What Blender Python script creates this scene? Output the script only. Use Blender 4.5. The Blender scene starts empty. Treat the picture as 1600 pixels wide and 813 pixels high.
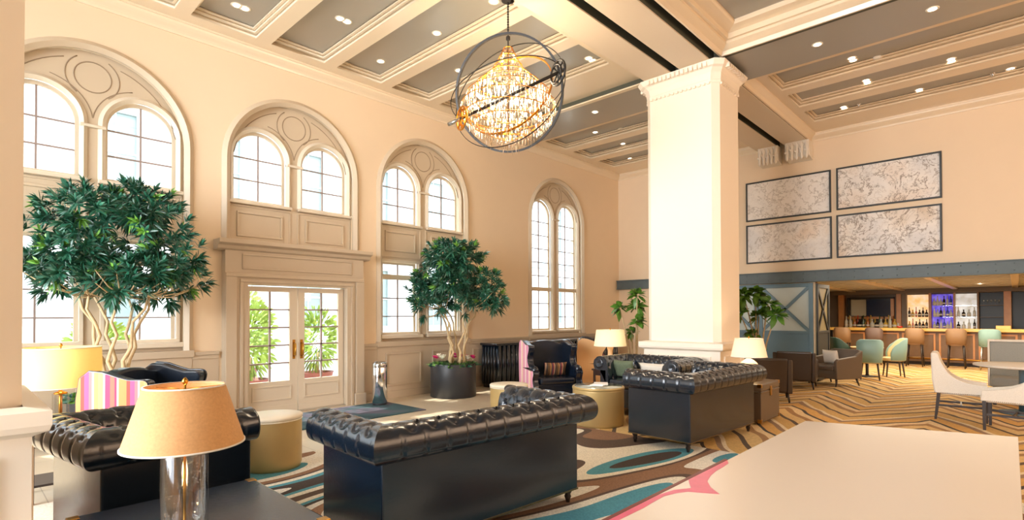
import bpy, bmesh, math, random
from mathutils import Vector, Matrix
PI = math.pi
C = bpy.context.scene
col = C.collection
random.seed(7)

# ------------------------------------------------------------------ camera
F, CY = 833.0, 482.8
YAW, PITCH, ROLL = math.radians(43.416), math.radians(0.675), math.radians(-0.165)
fw = Vector((math.cos(PITCH)*math.cos(YAW), math.cos(PITCH)*math.sin(YAW), math.sin(PITCH)))
ri = Vector((math.sin(YAW), -math.cos(YAW), 0)); up = ri.cross(fw)
ri2 = ri*math.cos(ROLL)+up*math.sin(ROLL); up2 = -ri*math.sin(ROLL)+up*math.cos(ROLL)
cd = bpy.data.cameras.new('camera'); cam = bpy.data.objects.new('camera', cd); col.objects.link(cam)
cam.matrix_world = Matrix(((ri2.x, up2.x, -fw.x, 0), (ri2.y, up2.y, -fw.y, 0), (ri2.z, up2.z, -fw.z, 1.6), (0, 0, 0, 1)))
cd.sensor_width = 36; cd.lens = F*36/1600; cd.shift_y = (CY-406.5)/1600; cd.clip_end = 200; cd.clip_start = .05
C.camera = cam
# ------------------------------------------------------------------ world, light, exposure
C.view_settings.view_transform = 'Standard'; C.view_settings.look = 'None'
C.view_settings.exposure = 0.0; C.view_settings.gamma = 1; C.view_settings.use_curve_mapping = False
C.cycles.use_denoising = True; C.cycles.sample_clamp_indirect = 6
C.cycles.max_bounces = 8; C.cycles.diffuse_bounces = 5; C.cycles.transparent_max_bounces = 12
w = bpy.data.worlds.new('sky'); C.world = w; w.use_nodes = True
bg = w.node_tree.nodes['Background']; bg.inputs[0].default_value = (.76, .88, 1, 1); bg.inputs[1].default_value = 6.5
def area(name, loc, rot, sx, sy, power, color, portal=False, spread=PI):
    l = bpy.data.lights.new(name, 'AREA'); l.shape = 'RECTANGLE'; l.size = sx; l.size_y = sy
    l.energy = power; l.color = color; l.spread = spread
    if portal: l.cycles.is_portal = True
    o = bpy.data.objects.new(name, l); o.location = loc; o.rotation_euler = rot; col.objects.link(o); return o
# added area light behind the camera, filling in for unseen daylight
area('rear_fill', (-4.3, 4.2, 3.0), (0, -PI/2, 0), 4.5, 4.6, 540, (.96, .98, 1), spread=math.radians(95))
# added warm area lights out of view, filling in for lobby lamps
area('lobby_fill', (6.0, -5.8, 4.0), (math.radians(80), 0, 0), 11, 3.5, 450, (1, .68, .45))
area('lobby_fill_low', (12.5, -5.5, 4.2), (math.radians(62), 0, 0), 7, 3.0, 90, (1, .84, .68))
area('bar_light', (17.4, 1.2, 2.36), (0, 0, 0), 5.0, 5.5, 330, (1, .84, .62))
for cx_ in (1.30, 4.02, 6.73, 11.07):
    area('window_portal', (cx_, 9.25, 2.9), (-PI/2, 0, 0), 2.1, 4.4, 1, (1, 1, 1), portal=True)
sun = bpy.data.lights.new('sun', 'SUN'); sun.energy = 9.0; sun.angle = .03; sun.color = (1, .93, .82)
so = bpy.data.objects.new('sun', sun); so.rotation_euler = (math.radians(-28), math.radians(-12), 0); col.objects.link(so)

# ------------------------------------------------------------------ materials
def lin(c):
    return tuple((x/12.92 if x <= .04045 else ((x+.055)/1.055)**2.4) for x in [v/255 for v in c])
M = {}
def mat(name, rgb, rough=.6, metal=0, spec=.5, coat=0, emit=None, estr=0, noise=None, bump=None, sheen=0, trans=0):
    m = bpy.data.materials.new(name); m.use_nodes = True; nt = m.node_tree; b = nt.nodes['Principled BSDF']
    c = lin(rgb); b.inputs['Base Color'].default_value = (*c, 1); b.inputs['Roughness'].default_value = rough
    b.inputs['Metallic'].default_value = metal; b.inputs['Specular IOR Level'].default_value = spec
    b.inputs['Coat Weight'].default_value = coat; b.inputs['Coat Roughness'].default_value = .15
    if sheen: b.inputs['Sheen Weight'].default_value = sheen
    if trans: b.inputs['Transmission Weight'].default_value = trans
    if emit: b.inputs['Emission Color'].default_value = (*lin(emit), 1); b.inputs['Emission Strength'].default_value = estr
    tc = nt.nodes.new('ShaderNodeTexCoord')
    if noise:
        sc, amt = noise
        n = nt.nodes.new('ShaderNodeTexNoise'); n.inputs['Scale'].default_value = sc; n.inputs['Detail'].default_value = 6
        r = nt.nodes.new('ShaderNodeMix'); r.data_type = 'RGBA'
        r.inputs[6].default_value = (*[max(0, v*(1-amt)) for v in c], 1); r.inputs[7].default_value = (*[min(1, v*(1+amt)) for v in c], 1)
        nt.links.new(tc.outputs['Object'], n.inputs['Vector']); nt.links.new(n.outputs['Fac'], r.inputs[0]); nt.links.new(r.outputs[2], b.inputs['Base Color'])
    if bump:
        sc, st = bump
        n2 = nt.nodes.new('ShaderNodeTexNoise'); n2.inputs['Scale'].default_value = sc; n2.inputs['Detail'].default_value = 4
        bp = nt.nodes.new('ShaderNodeBump'); bp.inputs['Strength'].default_value = st; bp.inputs['Distance'].default_value = .01
        nt.links.new(tc.outputs['Object'], n2.inputs['Vector']); nt.links.new(n2.outputs['Fac'], bp.inputs['Height']); nt.links.new(bp.outputs[0], b.inputs['Normal'])
    M[name] = m; return m
mat('wall_paint', (226, 203, 172), .7, noise=(3, .02))
mat('trim_paint', (198, 180, 154), .45)
mat('surround_paint', (190, 172, 148), .45)
mat('ceiling_trim', (226, 206, 176), .33, coat=.3)
mat('ceiling_panel', (146, 140, 128), .36, spec=.9, coat=.5)
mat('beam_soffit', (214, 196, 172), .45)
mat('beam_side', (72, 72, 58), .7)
mat('column_paint', (244, 232, 214), .6)
mat('tracery_paint', (150, 130, 106), .6)
mat('window_frame', (212, 198, 176), .4)
mat('muntin', (150, 134, 128), .5)
mat('leather_black', (13, 25, 38), .25, spec=.6, coat=.5, bump=(60, .12))  # blue in the base colour stands in for reflected daylight
mat('leather_navy', (16, 27, 42), .26, spec=.6, coat=.4, bump=(60, .1))
mat('leather_brown', (66, 54, 44), .4, spec=.5, coat=.2, bump=(50, .15))
mat('leather_taupe', (104, 88, 72), .42, spec=.5, coat=.15)
mat('nailhead', (140, 118, 84), .3, metal=1)
mat('dark_wood', (42, 28, 20), .35, coat=.3, noise=(8, .3))
mat('gold_leather', (196, 168, 112), .38, metal=.35, noise=(5, .08))
mat('cream_leather', (232, 222, 200), .4)
mat('mirror_top', (200, 206, 196), .12, metal=.6)
mat('brass', (190, 140, 60), .28, metal=1)
mat('steel', (200, 200, 198), .22, metal=1)
mat('chrome', (225, 228, 232), .12, metal=1)
mat('dark_metal', (34, 30, 26), .45, metal=.2)
mat('gold_lit_metal', (214, 140, 40), .3, metal=.8)  # gold of the tier frame; also paints lamplight on one ring and wheel
mat('planter_black', (42, 44, 48), .45)
mat('soil', (60, 42, 28), .95, noise=(30, .5))
mat('bark', (196, 172, 132), .8, noise=(18, .4))
mat('bark_brown', (120, 88, 58), .8, noise=(18, .4))
mat('leaf', (38, 90, 68), .30, spec=.6, noise=(2.2, .65))
mat('leaf_light', (104, 156, 62), .4)
mat('leaf_fig', (84, 128, 44), .35, noise=(5, .6))
mat('flower_pink', (214, 40, 120), .6)
mat('flower_white', (240, 236, 220), .6)
mat('shade_linen', (186, 140, 92), .8, emit=(255, 168, 84), estr=.10, noise=(90, .22))
mat('shade_yellow', (236, 206, 130), .8, emit=(255, 206, 96), estr=.42, noise=(60, .05))
mat('shade_cream', (250, 232, 196), .8, emit=(255, 222, 150), estr=.45)
mat('shade_white', (246, 228, 204), .8, emit=(255, 200, 140), estr=.4)
mat('ceramic_tan', (226, 184, 136), .4)
mat('fabric_green', (96, 108, 84), .8, noise=(40, .3))
mat('fabric_white', (226, 218, 204), .85, noise=(70, .12))
mat('fabric_grey', (150, 150, 142), .85, noise=(60, .12))
mat('fabric_tan', (214, 172, 122), .8)
mat('fabric_red', (160, 60, 66), .8)
mat('fabric_cream', (228, 208, 160), .8)
mat('vinyl_teal', (140, 176, 170), .45)
mat('vinyl_green', (30, 62, 50), .5)
mat('vinyl_olive', (150, 138, 100), .5)
mat('vinyl_brown', (150, 118, 86), .5)
mat('vinyl_mauve', (112, 92, 84), .5)
mat('barn_blue', (96, 124, 138), .5, noise=(4, .12))
mat('barn_pale', (186, 198, 194), .6, noise=(5, .06))
mat('steel_beam', (84, 96, 98), .5, noise=(5, .2))
mat('barn_dark', (44, 46, 44), .5)
mat('bar_wood', (196, 136, 80), .4, noise=(6, .2))
mat('bar_top', (232, 186, 96), .3, noise=(6, .2))
mat('bar_grey', (128, 112, 96), .6)
mat('bar_ceiling', (190, 184, 172), .7)
mat('bar_dark', (40, 32, 28), .6)
mat('bar_black', (14, 18, 22), .4)
mat('slab_beige', (222, 206, 186), .22, noise=(.8, .03))
mat('slab_edge', (110, 40, 32), .4)
mat('slab_pink', (214, 92, 118), .3, noise=(14, .15))
mat('outside_white', (236, 236, 236), .8)
mat('outside_grey', (176, 186, 188), .7)
mat('outside_glass', (150, 166, 166), .4)
mat('outside_leaf', (150, 176, 78), .8, noise=(9, .4))
mat('outside_red', (150, 84, 76), .6)
mat('asphalt', (176, 170, 162), .9)
mat('paper', (244, 242, 238), .7)
mat('bulb', (255, 230, 180), .5, emit=(255, 206, 130), estr=9)
mat('can_light', (255, 250, 240), .5, emit=(255, 240, 214), estr=9)
mat('screen', (10, 26, 44), .12, emit=(20, 60, 90), estr=.05)
mat('light_strip', (255, 225, 180), .5, emit=(255, 206, 150), estr=1.6)
def glass_mat(name, tint, gl=.08, rough=.02):
    m = bpy.data.materials.new(name); m.use_nodes = True; nt = m.node_tree; nt.nodes.clear()
    o = nt.nodes.new('ShaderNodeOutputMaterial'); mx = nt.nodes.new('ShaderNodeMixShader'); t = nt.nodes.new('ShaderNodeBsdfTransparent'); g = nt.nodes.new('ShaderNodeBsdfGlossy')
    t.inputs[0].default_value = (*tint, 1); g.inputs['Roughness'].default_value = rough; mx.inputs[0].default_value = gl
    nt.links.new(t.outputs[0], mx.inputs[1]); nt.links.new(g.outputs[0], mx.inputs[2]); nt.links.new(mx.outputs[0], o.inputs[0]); M[name] = m
glass_mat('pane', (.97, .98, .97), .05)
glass_mat('lamp_glass', (.95, .95, .94), .14, .06)
glass_mat('crystal', (1, .96, .88), .45, .05)
def emis_glass():
    # cut crystal: refracting look, glitters with the light of the bulbs beside it
    m = bpy.data.materials.new('crystal_drop'); m.use_nodes = True; b = m.node_tree.nodes['Principled BSDF']
    b.inputs['Base Color'].default_value = (1, .95, .85, 1); b.inputs['Roughness'].default_value = .08; b.inputs['Transmission Weight'].default_value = .55
    b.inputs['IOR'].default_value = 1.5; M['crystal_drop'] = m
emis_glass()

class N:   # tiny node helper
    def __init__(s, name, rough=.8):
        s.m = bpy.data.materials.new(name); s.m.use_nodes = True; s.nt = s.m.node_tree; s.b = s.nt.nodes['Principled BSDF']
        s.b.inputs['Roughness'].default_value = rough; M[name] = s.m
        s.tc = s.nt.nodes.new('ShaderNodeTexCoord')
    def new(s, t, **k):
        n = s.nt.nodes.new(t)
        for a, v in k.items(): setattr(n, a, v)
        return n
    def link(s, a, b): s.nt.links.new(a, b)
    def math(s, op, a, b=None, c=None):
        n = s.new('ShaderNodeMath', operation=op)
        for i, v in enumerate((a, b, c)):
            if v is None: continue
            if isinstance(v, (int, float)): n.inputs[i].default_value = v
            else: s.link(v, n.inputs[i])
        return n.outputs[0]
    def ramp(s, fac, stops, interp='CONSTANT'):
        r = s.new('ShaderNodeValToRGB'); r.color_ramp.interpolation = interp
        e = r.color_ramp.elements
        while len(e) > 1: e.remove(e[0])
        e[0].position = stops[0][0]; e[0].color = (*lin(stops[0][1]), 1)
        for p, c in stops[1:]:
            x = e.new(p); x.color = (*lin(c), 1)
        s.link(fac, r.inputs[0]); return r.outputs[0]
    def noise(s, vec, scale, detail=2, dist=0, rough=.5):
        n = s.new('ShaderNodeTexNoise'); n.inputs['Scale'].default_value = scale; n.inputs['Detail'].default_value = detail
        n.inputs['Distortion'].default_value = dist; n.inputs['Roughness'].default_value = rough; s.link(vec, n.inputs['Vector']); return n.outputs[0]
# swirling lounge carpet
k = N('carpet_swirl', .95)
mp = k.new('ShaderNodeMapping'); mp.inputs['Rotation'].default_value = (0, 0, .5); mp.inputs['Scale'].default_value = (.34, .78, 1); k.link(k.tc.outputs['Object'], mp.inputs[0])
v = k.noise(mp.outputs[0], .95, 0, .9)
c = k.ramp(v, [(0, (96, 74, 58)), (.24, (244, 238, 224)), (.30, (84, 154, 170)), (.37, (244, 238, 224)), (.42, (150, 112, 84)), (.465, (96, 76, 64)), (.49, (244, 236, 216)), (.53, (84, 156, 172)), (.565, (70, 58, 52)), (.60, (244, 238, 226)), (.65, (160, 120, 90)), (.71, (236, 226, 206)), (.77, (140, 100, 70))])
g = k.noise(k.tc.outputs['Object'], 60, 3)
mx = k.new('ShaderNodeMix', data_type='RGBA', blend_type='MULTIPLY'); mx.inputs[0].default_value = .45
k.link(c, mx.inputs[6]); k.link(k.ramp(g, [(.3, (150, 150, 150)), (.7, (255, 255, 255))], 'LINEAR'), mx.inputs[7]); k.link(mx.outputs[2], k.b.inputs['Base Color'])
# chevron bar carpet
k = N('carpet_chevron', .95)
sp = k.new('ShaderNodeSeparateXYZ'); k.link(k.tc.outputs['Object'], sp.inputs[0])
X_, Y_ = sp.outputs[0], sp.outputs[1]
tri = k.math('ABSOLUTE', k.math('SUBTRACT', k.math('FRACT', k.math('MULTIPLY', Y_, 1/1.9)), .5))
nz = k.noise(k.tc.outputs['Object'], 1.3, 1)
u = k.math('ADD', k.math('MULTIPLY', X_, .55), k.math('MULTIPLY', tri, 1.7))
u = k.math('ADD', u, k.math('MULTIPLY', nz, .22))
fr = k.math('FRACT', u)
c = k.ramp(fr, [(0, (218, 176, 106)), (.19, (96, 78, 60)), (.25, (228, 192, 130)), (.42, (172, 130, 84)), (.52, (236, 206, 156)), (.64, (74, 64, 56)), (.69, (222, 172, 96)), (.86, (160, 128, 98)), (.94, (240, 218, 176))])
mx = k.new('ShaderNodeMix', data_type='RGBA', blend_type='MULTIPLY'); mx.inputs[0].default_value = .35
g = k.noise(k.tc.outputs['Object'], 40, 3)
k.link(c, mx.inputs[6]); k.link(k.ramp(g, [(.3, (150, 150, 150)), (.7, (255, 255, 255))], 'LINEAR'), mx.inputs[7]); k.link(mx.outputs[2], k.b.inputs['Base Color'])
# stone floor
k = N('stone_floor', .28)
br = k.new('ShaderNodeTexBrick'); br.offset = 0; br.inputs['Color1'].default_value = (*lin((214, 198, 172)), 1); br.inputs['Color2'].default_value = (*lin((206, 190, 164)), 1)
br.inputs['Mortar'].default_value = (*lin((170, 152, 128)), 1); br.inputs['Scale'].default_value = 1; br.inputs['Mortar Size'].default_value = .004; br.inputs['Brick Width'].default_value = .6; br.inputs['Row Height'].default_value = .6
k.link(k.tc.outputs['Object'], br.inputs['Vector']); k.link(br.outputs[0], k.b.inputs['Base Color'])
# door mat
k = N('mat_teal', .95)
v = k.noise(k.tc.outputs['Object'], 1.6, 3, .6)
k.link(k.ramp(v, [(.3, (34, 62, 70)), (.5, (54, 84, 90)), (.62, (90, 84, 100)), (.8, (40, 60, 66))], 'LINEAR'), k.b.inputs['Base Color'])
# striped fabrics (stripes run upward, colours change across the object's X / Y)
def stripes(name, axis, period, stops, rough=.8):
    k = N(name, rough); sp = k.new('ShaderNodeSeparateXYZ'); k.link(k.tc.outputs['Object'], sp.inputs[0])
    f = k.math('FRACT', k.math('MULTIPLY', sp.outputs[axis], 1/period)); k.link(k.ramp(f, stops), k.b.inputs['Base Color'])
PK = [(0, (196, 84, 130)), (.10, (214, 120, 120)), (.17, (232, 200, 200)), (.21, (220, 150, 96)), (.30, (232, 172, 110)), (.41, (232, 204, 190)), (.45, (190, 66, 104)), (.56, (216, 110, 90)), (.66, (150, 60, 96)), (.71, (232, 204, 190)), (.75, (222, 140, 84)), (.92, (168, 76, 66))]
stripes('stripe_pink_x', 0, .36, PK); stripes('stripe_pink_y', 1, .36, PK)
stripes('stripe_soft_y', 1, .42, [(0, (226, 150, 176)), (.3, (246, 214, 206)), (.45, (238, 206, 160)), (.55, (232, 160, 180)), (.85, (246, 220, 214))])
stripes('stripe_dark_x', 0, .16, [(0, (90, 62, 34)), (.25, (150, 104, 56)), (.4, (60, 54, 60)), (.55, (110, 30, 44)), (.7, (160, 120, 90)), (.85, (50, 40, 36))])
# engraved maps
def map_mat(name, seed, warm, dens):
    k = N(name, .7); mp = k.new('ShaderNodeMapping'); mp.inputs['Location'].default_value = (seed*3.1, seed*1.7, seed); k.link(k.tc.outputs['Object'], mp.inputs[0])
    a = k.noise(mp.outputs[0], 2.2, 9, .5, .68); ln = k.math('ABSOLUTE', k.math('SUBTRACT', a, .5)); ln2 = k.math('ABSOLUTE', k.math('SUBTRACT', k.math('FRACT', k.math('MULTIPLY', a, 9)), .5))
    base = k.ramp(k.noise(mp.outputs[0], 1.1, 3), [(.3, (214, 212, 210)), (.5, (232, 226, 218)), (.7, warm)], 'LINEAR')
    l1 = k.ramp(ln, [(0, (130, 118, 108) if dens else (190, 184, 178)), (.006, (190, 180, 170) if dens else (220, 216, 212)), (.02, (255, 255, 255))], 'LINEAR')
    l2 = k.ramp(ln2, [(0, (190, 180, 170) if dens else (225, 222, 218)), (.10, (255, 255, 255))], 'LINEAR')
    l3 = k.ramp(k.noise(mp.outputs[0], 7, 6, 0, .8), [(.32, (110, 100, 88) if dens else (190, 186, 180)), (.46, (255, 255, 255))], 'LINEAR')
    out = base
    for l in (l1, l2, l3):
        mx = k.new('ShaderNodeMix', data_type='RGBA', blend_type='MULTIPLY'); mx.inputs[0].default_value = .8; k.link(out, mx.inputs[6]); k.link(l, mx.inputs[7]); out = mx.outputs[2]
    k.link(out, k.b.inputs['Base Color'])
map_mat('map_a', 1, (226, 222, 216), False); map_mat('map_b', 2, (222, 204, 186), True)
map_mat('map_c', 3, (222, 200, 176), False); map_mat('map_d', 4, (206, 184, 156), True)
def shelf_glow(name, c1, c2, e):
    k = N(name, .5); v = k.noise(k.tc.outputs['Object'], 5, 3); o = k.ramp(v, [(.35, c1), (.65, c2)], 'LINEAR'); k.link(o, k.b.inputs['Base Color']); k.link(o, k.b.inputs['Emission Color']); k.b.inputs['Emission Strength'].default_value = e
shelf_glow('glow_cream', (250, 226, 190), (244, 190, 120), .8); shelf_glow('glow_purple', (70, 50, 190), (140, 120, 230), .75); shelf_glow('glow_white', (240, 240, 236), (200, 196, 186), .6)

# ------------------------------------------------------------------ mesh helpers
def T(v, mtx): return mtx @ Vector(v)
def bm_box(bm, x0, x1, y0, y1, z0, z1, mtx=None):
    p = [(x0,y0,z0),(x1,y0,z0),(x1,y1,z0),(x0,y1,z0),(x0,y0,z1),(x1,y0,z1),(x1,y1,z1),(x0,y1,z1)]
    vs = [bm.verts.new(T(q, mtx) if mtx else q) for q in p]
    for f in ((0,3,2,1),(4,5,6,7),(0,1,5,4),(1,2,6,5),(2,3,7,6),(3,0,4,7)): bm.faces.new([vs[i] for i in f])
def bm_grid(bm, rows, closed=False, smooth=True):
    vv = [[bm.verts.new(p) for p in r] for r in rows]
    for i in range(len(vv)-1):
        n = len(vv[i])
        for j in range(n if closed else n-1):
            f = bm.faces.new((vv[i][j], vv[i][(j+1) % n], vv[i+1][(j+1) % n], vv[i+1][j])); f.smooth = smooth
    return vv
def bm_lathe(bm, prof, center=(0,0,0), n=24, smooth=True, mtx=None, caps=True):
    rows = []
    for r, z in prof:
        row = []
        for i in range(n):
            a = 2*PI*i/n; p = Vector((center[0]+r*math.cos(a), center[1]+r*math.sin(a), center[2]+z))
            row.append(mtx @ p if mtx else p)
        rows.append(row)
    vv = bm_grid(bm, rows, True, smooth)
    if caps:
        if prof[0][0] > 1e-4: bm.faces.new(vv[0][::-1])
        if prof[-1][0] > 1e-4: bm.faces.new(vv[-1])
def bm_tube(bm, pts, rad, n=8, closed=False, caps=True):
    pts = [Vector(p) for p in pts]; m = len(pts); rows = []
    prev = None
    for i, p in enumerate(pts):
        if closed: t = pts[(i+1) % m]-pts[i-1]
        else: t = pts[min(i+1, m-1)]-pts[max(i-1, 0)]
        t.normalize()
        if prev is None:
            a = Vector((0,0,1)) if abs(t.z) < .9 else Vector((1,0,0)); u = t.cross(a).normalized()
        else: u = (prev-t*prev.dot(t)).normalized()
        prev = u; v = t.cross(u); r = rad[i] if isinstance(rad, (list, tuple)) else rad
        rows.append([p+(u*math.cos(2*PI*j/n)+v*math.sin(2*PI*j/n))*r for j in range(n)])
    if closed: rows.append(rows[0])
    vv = bm_grid(bm, rows, True)
    if caps and not closed: bm.faces.new(vv[0][::-1]); bm.faces.new(vv[-1])
def bm_prism(bm, poly, axis, a0, a1, smooth=False):
    # poly of 2D points; axis 'x','y','z' is the extrusion direction
    def P(p, a):
        if axis == 'x': return (a, p[0], p[1])
        if axis == 'y': return (p[0], a, p[1])
        return (p[0], p[1], a)
    A = [bm.verts.new(P(p, a0)) for p in poly]; B = [bm.verts.new(P(p, a1)) for p in poly]; n = len(poly)
    for i in range(n):
        f = bm.faces.new((A[i], A[(i+1) % n], B[(i+1) % n], B[i])); f.smooth = smooth
    bm.faces.new(A[::-1]); bm.faces.new(B)
def obj(name, bm, m, parent=None, bevel=0, mtx=None, seg=2):
    if mtx is not None: bm.transform(mtx)
    bmesh.ops.recalc_face_normals(bm, faces=bm.faces[:])
    me = bpy.data.meshes.new(name); bm.to_mesh(me); bm.free()
    for q in (m if isinstance(m, (list, tuple)) else [m]): me.materials.append(M[q])
    o = bpy.data.objects.new(name, me); col.objects.link(o)
    if parent is not None: o.parent = parent
    if bevel:
        b = o.modifiers.new('bevel', 'BEVEL'); b.width = bevel; b.segments = seg; b.limit_method = 'ANGLE'; b.angle_limit = math.radians(40)
    return o
def box(name, x0, x1, y0, y1, z0, z1, m, parent=None, bevel=0):
    bm = bmesh.new(); bm_box(bm, x0, x1, y0, y1, z0, z1); return obj(name, bm, m, parent, bevel)
def B(): return bmesh.new()
def empty(name, loc=(0,0,0), rz=0, parent=None):
    o = bpy.data.objects.new(name, None); o.location = loc; o.rotation_euler = (0,0,rz); o.empty_display_size = .1; col.objects.link(o)
    if parent is not None: o.parent = parent
    return o
def tag(o, label=None, cat=None, group=None, kind=None):
    if label: o['label'] = label
    if cat: o['category'] = cat
    if group: o['group'] = group
    if kind: o['kind'] = kind
    return o
def struct(o): o['kind'] = 'structure'; return o
KIDS = {}
def copy_tree(o, parent=None):
    c = o.copy(); col.objects.link(c)
    if parent is not None: c.parent = parent
    for ch in [x for x in o.children]: copy_tree(ch, c)
    return c
def plate(outer, holes, y0, y1, plane='xz'):
    """flat plate with holes as a bmesh, filled by a 2D curve; thickness from y0 to y1"""
    cu = bpy.data.curves.new('tmp', 'CURVE'); cu.dimensions = '2D'; cu.fill_mode = 'BOTH'; cu.extrude = abs(y1-y0)/2
    for poly in [outer]+list(holes):
        s = cu.splines.new('POLY'); s.points.add(len(poly)-1); s.use_cyclic_u = True
        for i, p in enumerate(poly): s.points[i].co = (p[0], p[1], 0, 1)
    o = bpy.data.objects.new('tmp', cu); col.objects.link(o)
    bpy.context.view_layer.update()
    me = bpy.data.meshes.new_from_object(o.evaluated_get(bpy.context.evaluated_depsgraph_get()))
    bm = bmesh.new(); bm.from_mesh(me); bpy.data.objects.remove(o); bpy.data.curves.remove(cu); bpy.data.meshes.remove(me)
    bmesh.ops.remove_doubles(bm, verts=bm.verts[:], dist=1e-5)
    mid = (y0+y1)/2
    for v in bm.verts:
        x, y, z = v.co
        v.co = (x, mid+z, y) if plane == 'xz' else ((mid+z, x, y) if plane == 'yz' else (x, y, mid+z))
    return bm
def rect(x0, x1, z0, z1): return [(x0,z0),(x1,z0),(x1,z1),(x0,z1)]
def arch(cx, hw, z0, zs, n=28):
    return [(cx-hw, z0), (cx+hw, z0)]+[(cx+hw*math.cos(PI*i/n), zs+hw*math.sin(PI*i/n)) for i in range(n+1)]
def arch_band(cx, r0, r1, z0, zs, y0, y1, n=32):
    """an arched moulding: legs and semicircle between radii r0 and r1"""
    bm = B(); path = [(-1, 0, z0)]+[(-math.cos(PI*i/n), math.sin(PI*i/n), zs) for i in range(n+1)]+[(1, 0, z0)]
    rows = []
    for c_, s_, z in path:
        def q(r): return (cx+r*c_, z+r*s_)
        a, b_ = q(r0), q(r1); m_ = q((r0+r1)/2)
        rows.append([(a[0], y1, a[1]), (a[0], (y0+y1)/2, a[1]), (m_[0], y0, m_[1]), (b_[0], (y0+y1)/2, b_[1]), (b_[0], y1, b_[1])])
    bm_grid(bm, rows, True, False); return bm
def frame_bars(bm, x0, x1, z0, z1, w_, y0, y1):
    bm_box(bm, x0, x1, y0, y1, z0, z0+w_); bm_box(bm, x0, x1, y0, y1, z1-w_, z1)
    bm_box(bm, x0, x0+w_, y0, y1, z0+w_, z1-w_); bm_box(bm, x1-w_, x1, y0, y1, z0+w_, z1-w_)

# ------------------------------------------------------------------ setting: floor, walls
W = 8.8; D = 14.04
XB = -4.6; YR = -7.0
CX = [1.30, 4.02, 6.73, 11.07]; SPR = 4.04; RO = 1.10
struct(box('floor', XB, 23.0, YR, W+.4, -.15, 0, 'stone_floor'))
struct(box('floor_carpet', XB, 6.2, YR, 6.0, 0.0, .012, 'carpet_swirl')); 
struct(box('floor_carpet_bar', 6.2, 22.4, YR, 6.0, 0.0, .0121, 'carpet_chevron'))
tag(box('door_mat', 3.0, 5.55, 7.25, 8.5, .0, .014, 'mat_teal', bevel=.004), 'dark teal patterned mat on the stone floor in front of the glazed doors', 'mat')
wall = plate(rect(XB, D+.3, 0, 6.6), [arch(c_, RO, .0 if i_ == 1 else .0, SPR) if i_ == 99 else arch(c_, RO, 1.06 if i_ != 1 else 0.0005, SPR) for i_, c_ in enumerate(CX)]+[arch(CX[0]-2.71, RO, 1.06, SPR)], W, W+.4)
struct(obj('wall_left', wall, 'wall_paint'))
# far wall with the opening to the bar
fwall = plate(rect(YR, W+.3, 0, 6.6), [rect(-4.0, 3.46, 0.0005, 2.40)], D, D+.3, 'yz')
struct(obj('wall_far', fwall, 'wall_paint'))
struct(box('wall_right', XB, D+.3, YR-.3, YR, 0, 6.6, 'wall_paint'))
# the end wall behind the camera, with three tall openings for daylight
bw = plate(rect(YR, W+.3, 0, 6.6), [rect(.2, 2.8, .6, 5.2), rect(3.4, 6.0, .6, 5.2), rect(6.4, 8.4, .6, 5.2)], XB-.3, XB, 'yz')
struct(obj('wall_back', bw, 'wall_paint'))

# wainscot rail, baseboard, cornice on the window wall
def segs_left(y_excl):
    return [(XB, CX[0]-2.71-1.16), (CX[0]-2.71+1.16, CX[0]-1.16), (CX[0]+1.16, 2.82), (5.26, CX[2]-1.16), (CX[2]+1.16, D)]
bm = B()
for a, b_ in segs_left(0):
    bm_box(bm, a, b_, W-.05, W, 1.02, 1.07); bm_box(bm, a, b_, W-.03, W, .96, 1.02)
struct(obj('trim_1', bm, 'surround_paint', bevel=.006))
bm = B()
for a, b_ in [(XB, 2.82), (5.26, D)]: bm_box(bm, a, b_, W-.03, W, 0, .14); bm_box(bm, a, b_, W-.018, W, .14, .17)
struct(obj('baseboard_left', bm, 'surround_paint', bevel=.006))
bm = B()
for a, b_ in segs_left(0): bm_box(bm, a, b_, W-.012, W, .17, .96)
for a, b_ in segs_left(0):
    n = max(1, round((b_-a)/1.5)); s_ = (b_-a)/n
    for i in range(n):
        if s_ > .5: frame_bars(bm, a+i*s_+.12, a+(i+1)*s_-.12, .27, .86, .03, W-.03, W-.01)
struct(obj('trim_2', bm, 'surround_paint'))
def cornice(name, pts_fn, m='ceiling_trim'):
    # profile (distance from wall, z)
    prof = [(0, 5.68), (.02, 5.68), (.03, 5.71), (.05, 5.73), (.09, 5.76), (.12, 5.79), (.13, 5.82), (.15, 5.82), (.15, 5.86), (0, 5.90)]
    bm = B(); pts_fn(bm, prof); return struct(obj(name, bm, m))
def cl(bm, prof):
    bm_grid(bm, [[(XB, W-d, z) for d, z in prof], [(D, W-d, z) for d, z in prof]], False, False)
cornice('trim_3', cl)
def cf(bm, prof):
    bm_grid(bm, [[(D-d, 3.50, z) for d, z in prof], [(D-d, YR, z) for d, z in prof]], False, False)
    bm_grid(bm, [[(D-d, W, z) for d, z in prof], [(D-d, 4.70, z) for d, z in prof]], False, False)
cornice('trim_4', cf)

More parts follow.
